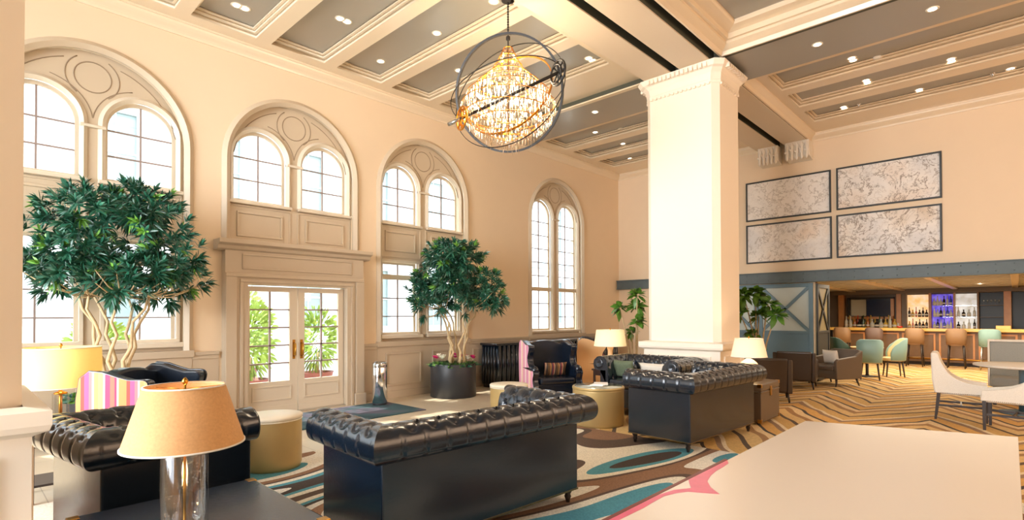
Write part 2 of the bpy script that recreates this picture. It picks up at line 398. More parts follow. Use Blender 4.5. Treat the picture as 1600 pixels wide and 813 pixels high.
# ------------------------------------------------------------------ windows
def sub_sash(root, cx, z0, zs, hw, y, cols, zbars, arched, name='sash'):
    top = [(cx-hw, z0), (cx+hw, z0)]
    if arched: outer = arch(cx, hw, z0, zs); inner = arch(cx, hw-.05, z0+.05, zs)
    else: outer = rect(cx-hw, cx+hw, z0, zs); inner = rect(cx-hw+.05, cx+hw-.05, z0+.05, zs-.05)
    fr = obj(name, plate(outer, [inner], y-.025, y+.025), 'window_frame', root)
    bm = B()
    for c_ in cols: bm_box(bm, c_-.011, c_+.011, y-.015, y+.015, z0+.04, (zs+hw-.03 if arched else zs-.04))
    for zb in zbars:
        h = hw-.04
        if arched and zb > zs: h = math.sqrt(max(.01, (hw-.04)**2-(zb-zs)**2))
        bm_box(bm, cx-h, cx+h, y-.013, y+.013, zb-.010, zb+.010)
    obj('muntins', bm, 'muntin', fr)
    pane = plate(outer, [], y-.003, y+.003) 
    obj('pane', pane, 'pane', fr)
for wi, cx in enumerate(CX):
    root = empty('window_%d' % (wi+1), (0,0,0)); struct(root)
    obj('arch_trim', arch_band(cx, 1.05, 1.17, (2.76 if wi == 1 else 1.07), SPR, W-.06, W+.03), 'trim_paint', root)
    # lining of the opening
    tall = wi == 3
    holes = []
    for s in (-1, 1):
        c_ = cx+s*.555
        if tall: holes.append(arch(c_, .43, 1.20, 4.16))
        else:
            holes.append(arch(c_, .43, 3.42, 4.16))
            if wi != 1: holes.append(rect(c_-.43, c_+.43, 1.22, 2.66))
    zb = 2.66 if wi == 1 else 1.06
    out = arch(cx, 1.07, zb, SPR)
    obj('panel_board', plate(out, holes, W+.10, W+.16), 'trim_paint', root)
    for s in (-1, 1):
        c_ = cx+s*.555
        z0 = 1.20 if tall else 3.42
        obj('sub_arch_trim', arch_band(c_, .415, .50, z0, 4.16, W+.05, W+.12), 'window_frame', root)
        sub_sash(root, c_, z0, 4.16, .43, W+.20, [c_], ([1.55, 1.9, 2.62, 2.97, 3.32, 3.67, 4.02] if tall else [3.79, 4.14]), True)
        if tall: box('transom', c_-.43, c_+.43, W+.12, W+.22, 2.22, 2.32, 'window_frame', root, .008)
        box('sill', c_-.50, c_+.50, W+.02, W+.14, z0-.05, z0, 'window_frame', root, .01)
        if not tall:
            bm = B(); frame_bars(bm, c_-.36, c_+.36, 2.86, 3.26, .035, W+.075, W+.10); frame_bars(bm, c_-.50, c_+.50, 2.74, 3.36, .03, W+.085, W+.10)
            obj('panel_moulding', bm, 'trim_paint', root, .006)
        if wi in (0, 2):
            sub_sash(root, c_, 1.22, 2.36, .43, W+.20, [c_], [1.58, 1.94], False); sub_sash(root, c_, 2.36, 2.66, .43, W+.20, [c_], [], False)
            box('sill', c_-.50, c_+.50, W+.0, W+.14, 1.15, 1.22, 'window_frame', root, .01)
            bm = B(); frame_bars(bm, c_-.47, c_+.47, 1.22, 2.70, .05, W+.07, W+.10); obj('casing', bm, 'window_frame', root, .006)
    # tympanum tracery: circle and flowing bands between the arches
    bm = B()
    bm_tube(bm, [(cx+.20*math.cos(2*PI*i/32), W+.10, 4.78+.20*math.sin(2*PI*i/32)) for i in range(32)], .008, 6, True)
    for a0, a1 in ((125, 235), (-55, 55)):
        bm_tube(bm, [(cx+.29*math.cos(math.radians(a0+(a1-a0)*i/14)), W+.10, 4.78+.29*math.sin(math.radians(a0+(a1-a0)*i/14))) for i in range(15)], .008, 6)
    for s in (-1, 1):
        bm_tube(bm, [(cx+s*(.555-.56*math.cos(math.radians(8+70*i/12))), W+.10, 4.16+.56*math.sin(math.radians(8+70*i/12))) for i in range(13)], .007, 6)
        bm_tube(bm, [(cx+s*(.30+.66*i/12), W+.10, 4.16+math.sqrt(max(0, .97**2-(.30+.66*i/12)**2))-.12) for i in range(13)], .007, 6)
    obj('tracery', bm, 'tracery_paint', root)
    box('impost', cx-.14, cx+.14, W+.04, W+.12, 4.10, 4.14, 'window_frame', root, .008)
    if wi != 1:
        bm = B(); bm_box(bm, cx-1.16, cx+1.16, W-.02, W, 0.14, 1.0); 
        for s in (-1, 1): frame_bars(bm, cx+s*.56-.42, cx+s*.56+.42, .24, .88, .035, W-.045, W-.02)
        bm_box(bm, cx-1.18, cx+1.18, W-.06, W+.14, 1.0, 1.10); obj('apron', bm, 'surround_paint', root, .006)

# ------------------------------------------------------------------ door in its stone-coloured surround
cx = CX[1]
dr = empty('door_1'); struct(dr)
YS = W-.15
bm = plate(rect(2.86, 5.20, 0, 2.64), [rect(3.19, 4.88, 0.0005, 2.09)], YS, W+.12)
obj('surround', bm, 'surround_paint', dr, .006)
bm = B()
bm_box(bm, 2.86, 3.02, YS-.035, YS, .18, 2.2); bm_box(bm, 5.04, 5.20, YS-.035, YS, .18, 2.2)
bm_box(bm, 2.83, 3.05, YS-.06, YS, 0, .2); bm_box(bm, 5.01, 5.23, YS-.06, YS, 0, .2)
bm_box(bm, 2.86, 5.20, YS-.035, YS, 2.2, 2.26)
frame_bars(bm, 3.10, 4.96, 2.32, 2.56, .025, YS-.02, YS); frame_bars(bm, 3.07, 5.0, -.05, 2.17, .05, YS-.02, YS+.01)
obj('pilaster', bm, 'surround_paint', dr, .008)
bm = B()
bm_prism(bm, [(YS, 2.60), (YS-.04, 2.62), (YS-.06, 2.67), (YS-.13, 2.70), (YS-.13, 2.76), (W+.1, 2.76), (W+.1, 2.60)], 'x', 2.74, 5.32)
obj('cornice_shelf', bm, 'surround_paint', dr, .005)
for i, (x0, x1) in enumerate(((3.195, 4.03), (4.045, 4.875))):
    leaf = empty('door_leaf', (0,0,0), 0, dr)
    gx0, gx1 = (x0+.07, x1-.13) if i == 0 else (x0+.11, x1-.10)
    obj('leaf_frame', plate(rect(x0, x1, .02, 2.07), [rect(gx0, gx1, .53, 1.99)], W-.02, W+.04), 'window_frame', leaf, .004)
    bm = B(); bm_box(bm, (gx0+gx1)/2-.012, (gx0+gx1)/2+.012, W-.01, W+.03, .53, 1.99)
    for j in range(1, 5): zz = .53+1.46*j/5; bm_box(bm, gx0, gx1, W-.01, W+.03, zz-.012, zz+.012)
    obj('muntins', bm, 'muntin', leaf)
    box('pane', gx0, gx1, W+.006, W+.012, .53, 1.99, 'pane', leaf)
    bm = B(); frame_bars(bm, x0+.10, x1-.10, .22, .46, .025, W-.035, W-.018); bm_box(bm, x0, x1, W-.03, W-.02, .02, .13); obj('leaf_moulding', bm, 'window_frame', leaf, .004)
    hx = x1-.06 if i == 0 else x0+.055
    bm = B(); bm_tube(bm, [(hx, W-.03, .93), (hx, W-.09, .95), (hx, W-.09, 1.13), (hx, W-.03, 1.15)], .012, 8); bm_box(bm, hx-.022, hx+.022, W-.028, W-.02, .88, 1.20)
    h = obj('door_handle', bm, 'brass', leaf); h['label'] = 'brass pull handle'
box('threshold', 3.0, 5.1, W-.1, W+.3, 0, .02, 'steel', dr)

# ------------------------------------------------------------------ ceiling
S = 5.85
def bay(name, x0, x1, y0, y1, opens, oy0, oy1, z):
    root = struct(empty(name))
    obj('soffit', plate(rect(x0, x1, y0, y1), [rect(a, b_, oy0, oy1) for a, b_ in opens], z, z+.06, 'xy'), 'ceiling_trim', root)
    obj('inner_moulding', plate(rect(x0, x1, y0, y1), [rect(a+.035, b_-.035, oy0+.035, oy1-.035) for a, b_ in opens], z+.06, z+.10, 'xy'), 'ceiling_trim', root)
    obj('bead', plate(rect(x0, x1, y0, y1), [rect(a+.07, b_-.07, oy0+.07, oy1-.07) for a, b_ in opens], z+.10, z+.13, 'xy'), 'ceiling_trim', root)
    box('coffer_panel', x0, x1, y0, y1, z+.13, z+.17, 'ceiling_panel', root)
    return root
nearo = [(-4.32+1.105*i, -3.43+1.105*i) for i in range(4)]
bay('ceiling', XB, 8.55, 4.60, W, nearo+[(0.10,1.0),(1.21,2.12),(2.32,3.21),(3.44,4.32),(4.54,5.42),(5.65,6.53),(6.77,7.66)], 4.95, 8.42, S)
faro = [(10.02, 10.88), (11.17, 12.0), (12.32, 13.15)]
bay('ceiling_far', 9.70, D, 4.60, W, faro, 4.95, 8.38, S)
bay('ceiling_bar_side', 9.70, D, YR, 3.60, faro, -4.0, 3.20, S)
struct(box('ceiling_band', 8.60, 9.70, YR, W, 5.75, 5.80, 'ceiling_panel'))
bm = B(); bm_box(bm, 8.52, 8.60, YR, W, 5.75, 6.1); struct(obj('trim_5', bm, 'beam_side'))
bm = B(); bm_box(bm, 9.70, 9.78, YR, W, 5.79, 6.0); bm_box(bm, 8.50, 8.60, 3.53, W, 5.735, 5.76); struct(obj('trim_6', bm, 'ceiling_trim'))
# deep coffer over the camera side, stepped crown
bm = B()
prof = [(0, 5.74), (.03, 5.74), (.05, 5.80), (.12, 5.84), (.15, 5.86), (.15, 5.90), (.20, 5.90), (.20, 5.98), (.26, 6.0), (.34, 6.02), (.36, 6.05), (.36, 6.10)]
X1, Y1 = 8.52, 3.42
bm_grid(bm, [[(XB, Y1-d, z) for d, z in prof], [(X1-d, Y1-d, z) for d, z in prof], [(X1-d, YR, z) for d, z in prof]], False, False)
struct(obj('trim_7', bm, 'ceiling_trim'))
struct(box('ceiling_coffer', XB, 8.52, YR, 3.45, 6.08, 6.12, 'ceiling_panel'))
# crown of the far bay of the bar side
bm = B()
prof = [(0, 5.70), (.03, 5.70), (.06, 5.75), (.12, 5.80), (.15, 5.82), (.15, 5.86)]
bm_grid(bm, [[(9.72, 3.52-d, z) for d, z in prof], [(D, 3.52-d, z) for d, z in prof]], False, False)
struct(obj('trim_8', bm, 'ceiling_trim'))
# the twin beams along the column line
for i, (y0, y1) in enumerate(((4.19, 4.68), (3.53, 4.03))):
    bmr = tag(empty('ceiling_beam'), ['cream soffited ceiling beam, the one closer to the windows, ending on a carved bracket', 'cream soffited ceiling beam with dark side, the one closer to the bar, above the column'][i], 'beam', 'twin ceiling beams')
    bmr['kind'] = 'structure'
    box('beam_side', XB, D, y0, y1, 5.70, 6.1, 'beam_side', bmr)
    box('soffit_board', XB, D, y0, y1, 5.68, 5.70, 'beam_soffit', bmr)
struct(box('ceiling_slab', XB-.3, D+.3, YR-.3, W+.4, 6.12, 6.3, 'beam_side'))
# carved corbels
def corbel(y0, y1, label):
    r = tag(empty('corbel', (D, (y0+y1)/2, 5.25)), label, 'corbel', 'carved corbels at the far wall')
    hw = (y1-y0)/2
    bm = B(); bm_prism(bm, [(0, 0), (-.30, .06), (-.34, .30), (-.34, .43), (0, .43)], 'y', -hw, hw); obj('block', bm, 'fabric_white', r, .01)
    bm = B()
    for k_ in range(5):
        yy = -hw+.05+(2*hw-.1)*k_/4
        bm_lathe(bm, [(.0, -.02), (.035, .03), (.025, .12), (.045, .18), (.03, .27), (.05, .33), (.0, .42)], (-.34, yy, 0), 8)
        bm_lathe(bm, [(.0, .0), (.03, .03), (0, .07)], (-.37, yy+.03, .15+.05*(k_ % 2)), 6)
    obj('carved_leaves', bm, 'fabric_white', r)
corbel(4.14, 4.60, 'carved pale stone corbel under the end of the beam closer to the windows')
corbel(3.46, 3.98, 'carved pale stone corbel under the end of the beam closer to the bar')

# downlights
def can(x, y, z, twin=False):
    r = empty('downlight', (x, y, z))
    for dx in ((-.055, .055) if twin else (0,)):
        bm = B(); bm_lathe(bm, [(.052, -.004), (.07, -.010), (.078, -.003), (.078, 0)], (dx, 0, 0), 20, caps=False); obj('ring', bm, 'cream_leather', r)
        bm = B(); bm_lathe(bm, [(.0, -.004), (.053, -.005)], (dx, 0, 0), 20, caps=False); obj('lens', bm, 'can_light', r)
    r['group'] = 'recessed ceiling downlights'; r['category'] = 'ceiling light'
    return r
def scl(p, z): k_ = (z-1.6)/4.25; return (p[0]*k_, p[1]*k_, z)
CZ = S+.13
cans = [((2.732, 7.699), CZ, 1, 'twin downlight in the dark coffer above the doors'), ((3.875, 6.98), CZ, 1, 'twin downlight in the coffer left of the chandelier'),
 ((4.936, 7.672), CZ, 0, 'small downlight by the cornice left of the chandelier'), ((5.023, 6.294), CZ, 0, 'single downlight high and left of the chandelier'), ((5.05, 5.1), CZ, 0, 'downlight cut by the top edge beside the chandelier rod'),
 ((7.309, 5.1), CZ, 1, 'twin downlight just past the chandelier hub wheel'), ((6.056, 6.984), CZ, 0, 'downlight seen through the left side of the chandelier rings'),
 ((9.277, 6.364), 5.75, 0, 'downlight on the pale cross band window side of the column'), ((10.305, 7.072), CZ, 0, 'first downlight beyond the cross band, window side'), ((10.54, 6.519), CZ, 0, 'second downlight beyond the cross band, nearer the column capital'), ((11.479, 7.053), CZ, 0, 'downlight in the middle far coffer, window side'), ((12.697, 7.581), CZ, 0, 'downlight in the last coffer before the far wall corner'),
 ((9.375, 2.234), 5.75, 0, 'round downlight on the grey cross band beside the column capital'), ((10.322, 1.943), CZ, 1, 'twin downlight in the first bar side coffer, beside the smoke alarm'), ((11.484, 1.942), CZ, 1, 'twin downlight in the second bar side coffer, column end'), ((11.51, .749), CZ, 1, 'twin downlight in the second bar side coffer, far from the column'),
 ((12.638, 2.534), CZ, 1, 'twin downlight in the last bar side coffer, closest to the beam'), ((12.656, 1.296), CZ, 1, 'twin downlight in the middle of the last bar side coffer'), ((12.679, .031), CZ, 1, 'twin downlight in the last bar side coffer by the frame edge'), ((9.393, .807), 5.75, 0, 'round downlight on the grey cross band nearest the top corner')]
for p, z, tw, lb in cans:
    o = can(*scl(p, z), twin=bool(tw)); o['label'] = lb
for p, lb in (((10.554, 1.627), 'round white smoke alarm beside a downlight in the first bar side coffer'),):
    x, y, z = scl(p, CZ); r = empty('smoke_alarm', (x, y, z)); tag(r, lb, 'smoke alarm')
    bm = B(); bm_lathe(bm, [(.09, 0), (.09, -.02), (.07, -.035), (0, -.04)], n=20, caps=False); obj('housing', bm, 'fabric_white', r); bm = B(); bm_lathe(bm, [(.03, -.036), (.028, -.05), (0, -.052)], n=12, caps=False); obj('sensor', bm, 'cream_leather', r)
for p, lb in (((12.637, 2.273), 'tiny sprinkler head beside the beam end twin downlight'), ((12.673, .262), 'tiny sprinkler head near the frame edge in the last coffer')):
    x, y, z = scl(p, CZ); bm = B(); bm_lathe(bm, [(.04, 0), (.035, -.012), (.015, -.015), (.012, -.04), (.03, -.045), (0, -.05)], n=14, caps=False)
    o = obj('sprinkler_head', bm, 'chrome'); o.location = (x, y, z); tag(o, lb, 'sprinkler')

# ------------------------------------------------------------------ columns
def column(x0, x1, y0, y1, label):
    r = tag(empty('column', ((x0+x1)/2, (y0+y1)/2, 0)), label, 'column'); a, b_ = (x1-x0)/2, (y1-y0)/2
    def octo(e, ch=.10):
        A_, B_ = a+e, b_+e; c_ = ch
        return [(-A_+c_, -B_), (A_-c_, -B_), (A_, -B_+c_), (A_, B_-c_), (A_-c_, B_), (-A_+c_, B_), (-A_, B_-c_), (-A_, -B_+c_)]
    bm = B(); bm_prism(bm, octo(0), 'z', 1.1, 5.40); obj('shaft', bm, 'column_paint', r)
    bm = B()
    lv = [(0, 5.36), (.015, 5.36), (.02, 5.40), (.015, 5.42), (.03, 5.52), (.07, 5.58), (.10, 5.60), (.11, 5.62), (.13, 5.66), (.13, 5.68)]
    bm_grid(bm, [[(p[0], p[1], z) for p in octo(e, .12)] for e, z in lv], True, False); obj('capital', bm, 'column_paint', r)
    bm = B()
    for side in range(4):
        L_ = (b_ if side % 2 == 0 else a)*2-.2; n = int(L_/.075)
        for i in range(n):
            t = -L_/2+L_*(i+.5)/n
            for (z0, z1, e0, e1, hw) in ((5.585, 5.655, .09, .15, .022), (5.335, 5.375, .0, .03, .022)):
                A_ = (a if side % 2 == 0 else b_); d0, d1 = A_+e0, A_+e1
                m_ = Matrix.Rotation(PI+side*PI/2, 4, 'Z'); bm_box(bm, d0, d1, t-hw, t+hw, z0, z1, m_)
    obj('dentils', bm, 'column_paint', r)
    bm = B(); lv = [(.06, 0), (.06, .20), (.045, .22), (.03, .22), (.03, 1.0), (.045, 1.01), (.09, 1.03), (.10, 1.06), (.10, 1.13), (.0, 1.15)]
    bm_grid(bm, [[(sx*(a+e), sy*(b_+e), z) for sx, sy in ((-1,-1),(1,-1),(1,1),(-1,1))] for e, z in lv], True, False)
    for side in range(4):
        L_ = (b_ if side % 2 == 0 else a)-.12; A_ = (a if side % 2 == 0 else b_)+.03; m_ = Matrix.Rotation(PI+side*PI/2, 4, 'Z')
        for (t0, t1, z0, z1) in ((-L_, L_, .30, .34), (-L_, L_, .88, .92), (-L_, -L_+.04, .34, .88), (L_-.04, L_, .34, .88)): bm_box(bm, A_, A_+.02, t0, t1, z0, z1, m_)
    obj('pedestal', bm, 'column_paint', r)
    return r
column(8.45, 9.42, 3.45, 4.74, 'tall cream square column with dentilled capital, standing behind the tufted sofas')
column(-.72, .26, 3.60, 4.85, 'cream column with panelled pedestal cut off by the left edge of the photo')

# ------------------------------------------------------------------ tufted rolled-arm sofas
def smooth_prof(pts, per=5):
    out = []; n = len(pts)
    for i in range(n-1):
        p0, p1, p2, p3 = pts[max(i-1, 0)], pts[i], pts[i+1], pts[min(i+2, n-1)]
        for j in range(per):
            t = j/per; q = []
            for a in range(2):
                q.append(.5*(2*p1[a]+(p2[a]-p0[a])*t+(2*p0[a]-5*p1[a]+4*p2[a]-p3[a])*t*t+(3*p1[a]-p0[a]-3*p2[a]+p3[a])*t**3))
            out.append(tuple(q))
    out.append(pts[-1]); return out
ROLL_P = smooth_prof([(-.17, .38), (-.165, .52), (-.155, .66), (-.14, .78), (-.10, .87), (-.03, .915), (.05, .905), (.105, .86), (.125, .79), (.11, .72), (.06, .685), (.0, .68)], 5)
def sofa(name, loc, rz, L, Dp, label, seats=2):
    r = tag(empty(name, loc, rz), label, 'sofa', 'black tufted leather sofas')
    hL, hD = L/2, Dp/2
    # local: back face at y=-hD, front at y=+hD
    bm = B(); bm_prism(bm, [(-hL, -hD), (hL, -hD), (hL, hD), (hL-.12, hD), (hL-.12, -hD+.12), (-hL+.12, -hD+.12), (-hL+.12, hD), (-hL, hD)], 'z', .11, .70); bm_box(bm, -hL+.11, hL-.11, -hD+.11, hD-.01, .11, .42)
    obj('body', bm, 'leather_black', r, .012)
    bm = B()
    for s in (-1, 1): bm_box(bm, s*hL-.004, s*hL+.004, -hD, hD, .112, .124)
    bm_box(bm, -hL, hL, -hD-.005, -hD+.003, .112, .124); bm_box(bm, -hL, hL, hD-.003, hD+.005, .112, .124)
    obj('nail_trim', bm, 'nailhead', r)
    btn = []
    def disp(s_, off, z, t):
        # s_ metres along the run; t 0..1 along the profile from the inner foot over the roll to the outer hem
        if t < .62:
            # diamond tufting: buttons at spacing .17 x .13 (arc)
            u = s_/.17; v = t/.125
            row = round(v); du = u-(row % 2)*.5; du -= round(du); dv = v-row
            d = math.hypot(du*1.1, dv)
            edge = abs(abs(du)+abs(dv)-0.0)
            g = .022*math.exp(-(d/.20)**2)
            a = u+v/1; b_ = u-v/1
            # diagonal folds between buttons
            fa = abs((u-v*.5) % 1-.5)*2; fb = abs((u+v*.5) % 1-.5)*2
            g += .008*(math.exp(-((1-fa)/.14)**2)+math.exp(-((1-fb)/.14)**2))
            return -g*min(1, t*12)*min(1, (.66-t)/.08)
        p = abs((s_/.17) % 1-.5)*2
        return -.010*math.exp(-((1-p)/.10)**2)*min(1, (t-.60)/.05)
    def run(name_, seg):
        bm = B(); n = int({'b': L, 'l': Dp, 'r': Dp}[seg]/.0125); rows = []
        np_ = len(ROLL_P)
        for i in range(n+1):
            f = i/n; row = []
            for j, (off, z) in enumerate(ROLL_P):
                t = j/(np_-1)
                a, b_ = ROLL_P[max(j-1, 0)], ROLL_P[min(j+1, np_-1)]
                tx, tz = b_[0]-a[0], b_[1]-a[1]; l_ = math.hypot(tx, tz) or 1; nx, nz = -tz/l_, tx/l_   # outward normal
                if seg == 'b':
                    x = (-hL-off)+f*(2*(hL+off)); d = disp(x, off, z, t); e = min(1, min(f, 1-f)*10); o2 = off+nx*d*e
                    x = (-hL-o2)+f*(2*(hL+o2)); row.append((x, -hD-o2, z+nz*d*e))
                else:
                    y = -hD-off+f*(hD*2+off); d = disp(y, off, z, t); e = min(1, f*8); o2 = off+nx*d*e
                    y = -hD-o2+f*(hD*2+o2); s = -1 if seg == 'l' else 1; row.append((s*(hL+o2), y, z+nz*d*e))
            rows.append(row)
        vv = bm_grid(bm, rows)
        if seg != 'b': bm.faces.new(vv[-1])
        o = obj(name_, bm, 'leather_black', r); return o
    bk = run('backrest', 'b'); arms = [run('arm', 'l'), run('arm', 'r')]
    def button(par, co):
        bm = B(); bm_lathe(bm, [(.0, .012), (.008, .010), (.012, .004), (.012, 0)], (0, 0, 0), 8, caps=False)
        obj('button', bm, 'leather_black', par, mtx=Matrix.Translation(co) @ Matrix.Rotation(PI/2, 4, 'X').inverted())
    np_ = len(ROLL_P)
    for row in (3, 4):
        t = row*.125; j = min(np_-1, int(round(t*(np_-1)))); off, z = ROLL_P[j]
        k_ = -int(hL/.17); x = 0
        for kk in range(-int((hL-.2)/.17), int((hL-.2)/.17)+1):
            x = (kk+(row % 2)*.5)*.17
            if abs(x) < hL-.2: button(bk, Vector((x, -hD-off-.0-.012*(-1), z-.004)))
    # scroll front of each arm
    for s, arm in zip((-1, 1), arms):
        bm = B(); bm_lathe(bm, [(0, .0), (.055, .012), (.075, .012), (.085, .0)], n=20, caps=False)
        obj('scroll', bm, 'leather_black', arm, mtx=Matrix.Translation((s*(hL+.02), hD+.001, .80)) @ Matrix.Rotation(-PI/2, 4, 'X'))
    cw = (L-.36)/seats
    for i in range(seats):
        x0 = -hL+.18+i*cw; box('seat_cushion', x0+.004, x0+cw-.004, -hD+.16, hD+.03, .425, .56, 'leather_black', r, .035).modifiers[0].segments = 4
    for sx in (-1, 1):
        for sy in (-1, 1):
            bm = B(); bm_lathe(bm, [(.038, .11), (.034, .09), (.022, .07), (.030, .05), (.022, .03), (.016, .0)], n=14); o = obj('leg', bm, 'dark_wood', r, mtx=Matrix.Translation((sx*(hL-.06), sy*(hD-.06), 0)))
    return r
def along(x0, y0, x1, y1, depth):
    """back edge from (x0,y0) to (x1,y1); seat lies to the left of that direction"""
    a = math.atan2(y1-y0, x1-x0); mx_, my = (x0+x1)/2, (y0+y1)/2
    return (mx_-math.sin(a)*depth/2, my+math.cos(a)*depth/2, .012), a, math.hypot(x1-x0, y1-y0)
l1, a1, L1 = along(1.83, 2.83, 3.68, 2.72, .85)
s1 = sofa('chesterfield_sofa', l1, a1, L1, .85, 'black leather rolled-arm sofa seen from its plain back, in the middle front of the lounge')
l2, a2, L2 = along(5.81, 2.71, 7.53, 2.60, .84)
s2 = sofa('chesterfield_sofa', l2, a2, L2, .84, 'black leather rolled-arm sofa turned away, just in front of the column beside the leather trunk')
l3, a3, L3 = along(8.10, 3.70, 8.10, 4.94, .80)
s3 = sofa('chesterfield_sofa', l3, a3, L3, .80, 'black tufted leather sofa facing the camera with its back to the column pedestal')
l4, a4, L4 = along(.50, 4.82, .63, 3.97, .92)
s4 = sofa('chesterfield_armchair', l4, a4, L4, .92, 'black tufted leather armchair behind the lit linen lamp by the panelled pedestal', 1)
s4['category'] = 'armchair'
def pillow(name, w_, h_, th, m, loc, rx, rz, label, cat='cushion', group=None):
    bm = B(); n = 14; rows = []
    for side in (1, -1):
        rows = []
        for i in range(n+1):
            row = []
            for j in range(n+1):
                u, v = i/n*2-1, j/n*2-1
                pu = u*(1-.07*(1-v*v)) ; pv = v*(1-.07*(1-u*u))
                t = th*((1-u**4)*(1-v**4))**.6
                row.append((pu*w_/2, side*t/2, pv*h_/2+h_/2))
            rows.append(row)
        bm_grid(bm, rows)
    bmesh.ops.remove_doubles(bm, verts=bm.verts[:], dist=1e-4)
    o = obj(name, bm, m); o.location = loc; o.rotation_euler = (rx, 0, rz); tag(o, label, cat, group); return o
pillow('lumbar_pillow', .50, .26, .12, 'fabric_green', (1.02, 4.55, .57), .30, 3.25, 'grey green pillow lying inside the tufted armchair by the pedestal')
pillow('throw_pillow', .40, .30, .13, 'fabric_green', (7.62, 4.66, .575), .30, -PI/2, 'green pillow leaning in the arm corner of the tufted sofa before the column')
pillow('throw_pillow', .80, .26, .14, 'fabric_white', (7.82, 4.10, .575), .30, -PI/2, 'long white form standing in for glare on the seat of the tufted sofa before the column')  # white pillow shape imitates light glaring on the seat leather

# ------------------------------------------------------------------ wing chairs: navy leather inside, striped cloth outside
def wing_chair(loc, rz, label, outm='stripe_soft_y'):
    r = tag(empty('wing_chair', loc, rz), label, 'armchair', 'wing chairs with navy leather inside'); r.scale = (1.10, 1.05, .96)
    # local: faces +y; width .84
    hw = .42
    side = [(-.40, .14), (.36, .14), (.38, .30), (.34, .44), (.38, .56), (.34, .62), (.22, .64), (.10, .72), (.06, .84), (.13, .98), (.12, 1.07), (-.02, 1.08), (-.40, 1.10)]
    side = smooth_prof(side+[side[0]], 4)[:-1]
    for s in (-1, 1):
        bm = B(); bm_prism(bm, side, 'x', s*hw, s*(hw+.015)); obj('outer_side', bm, outm, r)
        ins = B(); bm_prism(ins, side, 'x', s*(hw-.10), s*(hw-.001)); obj('wing', ins, 'leather_navy', r, .02)
        bm = B(); bm_tube(bm, [(s*(hw+.004), p[0], p[1]) for p in side], .011, 6, True); obj('piping', bm, 'leather_navy', r)
    bk = [(-hw+.0, .30), (hw, .30), (hw, 1.08), (.28, 1.09), (.15, 1.135), (0, 1.15), (-.15, 1.135), (-.28, 1.09), (-hw, 1.08)]
    bk = smooth_prof(bk[2:], 4)+[(-hw, .30), (hw, .30)]
    bm = B(); bm_prism(bm, bk, 'y', -.40, -.26); obj('backrest', bm, 'leather_navy', r, .03)
    bm = B(); bm_prism(bm, [(p[0]*.985, p[1]*.985+.004 if p[1] > .3 else .14) for p in bk], 'y', -.418, -.402); obj('outer_back', bm, outm.replace('_y', '_x') if 'pink' in outm else outm, r)
    box('seat_base', -hw+.08, hw-.08, -.38, .34, .14, .36, 'leather_navy', r, .02)
    box('seat_cushion', -hw+.11, hw-.11, -.26, .38, .36, .48, 'leather_navy', r, .04)
    for s in (-1, 1):
        bm = B(); bm_tube(bm, [(s*(hw-.04), -.20, .63), (s*(hw-.04), .30, .64), (s*(hw-.04), .36, .60)], [.055, .065, .05], 12); obj('arm_roll', bm, 'leather_navy', r)
        for yy in (-.34, .30):
            bm = B(); bm_lathe(bm, [(.028, .15), (.02, .05), (.014, 0)], (s*(hw-.07), yy, 0), 12); obj('leg', bm, 'dark_wood', r)
    return r
wing_chair((7.72, 6.32, .012), math.radians(150), 'navy leather wing chair facing the camera, striped cloth outside, pillow on its seat')
pillow('lumbar_pillow', .44, .26, .13, 'stripe_dark_x', (7.71, 6.22, .48), .28, math.radians(150)+PI, 'small dark striped pillow standing on the navy wing chair seat')
wing_chair((1.40, 5.84, .012), math.radians(226), 'navy leather wing chair with pink and orange striped outside behind the linen lamp', 'stripe_pink_y')
wing_chair((9.35, 6.35, .012), math.radians(215), 'tan wing chair half hidden behind the broad white lamp', 'fabric_tan')
pillow('throw_pillow', .36, .30, .12, 'fabric_red', (9.22, 6.22, .50), .2, math.radians(35), 'small dull red pillow in the tan wing chair behind the broad white lamp')

# ------------------------------------------------------------------ ottomans and drum tables
def drum(name, loc, rad, h, label, cat, group=None, mirror=False):
    r = tag(empty(name, loc), label, cat, group)
    bm = B(); bm_lathe(bm, [(rad*.96, 0), (rad*.97, .02), (rad, .04), (rad, h-.05), (rad*1.0, h-.035)], n=48); obj('body', bm, 'gold_leather', r)
    if mirror:
        bm = B(); bm_lathe(bm, [(rad*1.015, h-.035), (rad*1.02, h-.012), (rad*1.0, h), (rad*.9, h)], n=48); obj('rim', bm, 'gold_leather', r)
        bm = B(); bm_lathe(bm, [(rad*.93, h-.002), (rad*.93, h+.006), (0, h+.006)], n=48, caps=False); obj('glass_top', bm, 'mirror_top', r)
    else:
        bm = B(); bm_lathe(bm, [(rad*1.0, h-.045), (rad*1.03, h-.02), (rad*1.0, h-.003), (rad*.6, h+.008), (0, h+.012)], n=48); obj('seat_pad', bm, 'cream_leather', r)
        bm = B(); bm_lathe(bm, [(rad*1.01, h-.055), (rad*1.025, h-.050), (rad*1.01, h-.045)], n=48); obj('piping', bm, 'cream_leather', r)
        bm = B(); bm_lathe(bm, [(rad*.90, -.0), (rad*.90, .02)], n=32); obj('plinth', bm, 'dark_wood', r)
    return r
drum('round_ottoman', (2.36, 5.72, .012), .29, .55, 'gold drum ottoman with cream top between the tufted armchair and the doors', 'ottoman', 'gold drum ottomans')
drum('round_ottoman', (6.12, 5.86, .012), .30, .50, 'gold drum ottoman with cream top in front of the navy wing chair', 'ottoman', 'gold drum ottomans')
drum('drum_table', (6.53, 4.45, .012), .37, .55, 'wide gold drum table with glassy top between the two rear sofas', 'table', None, True)
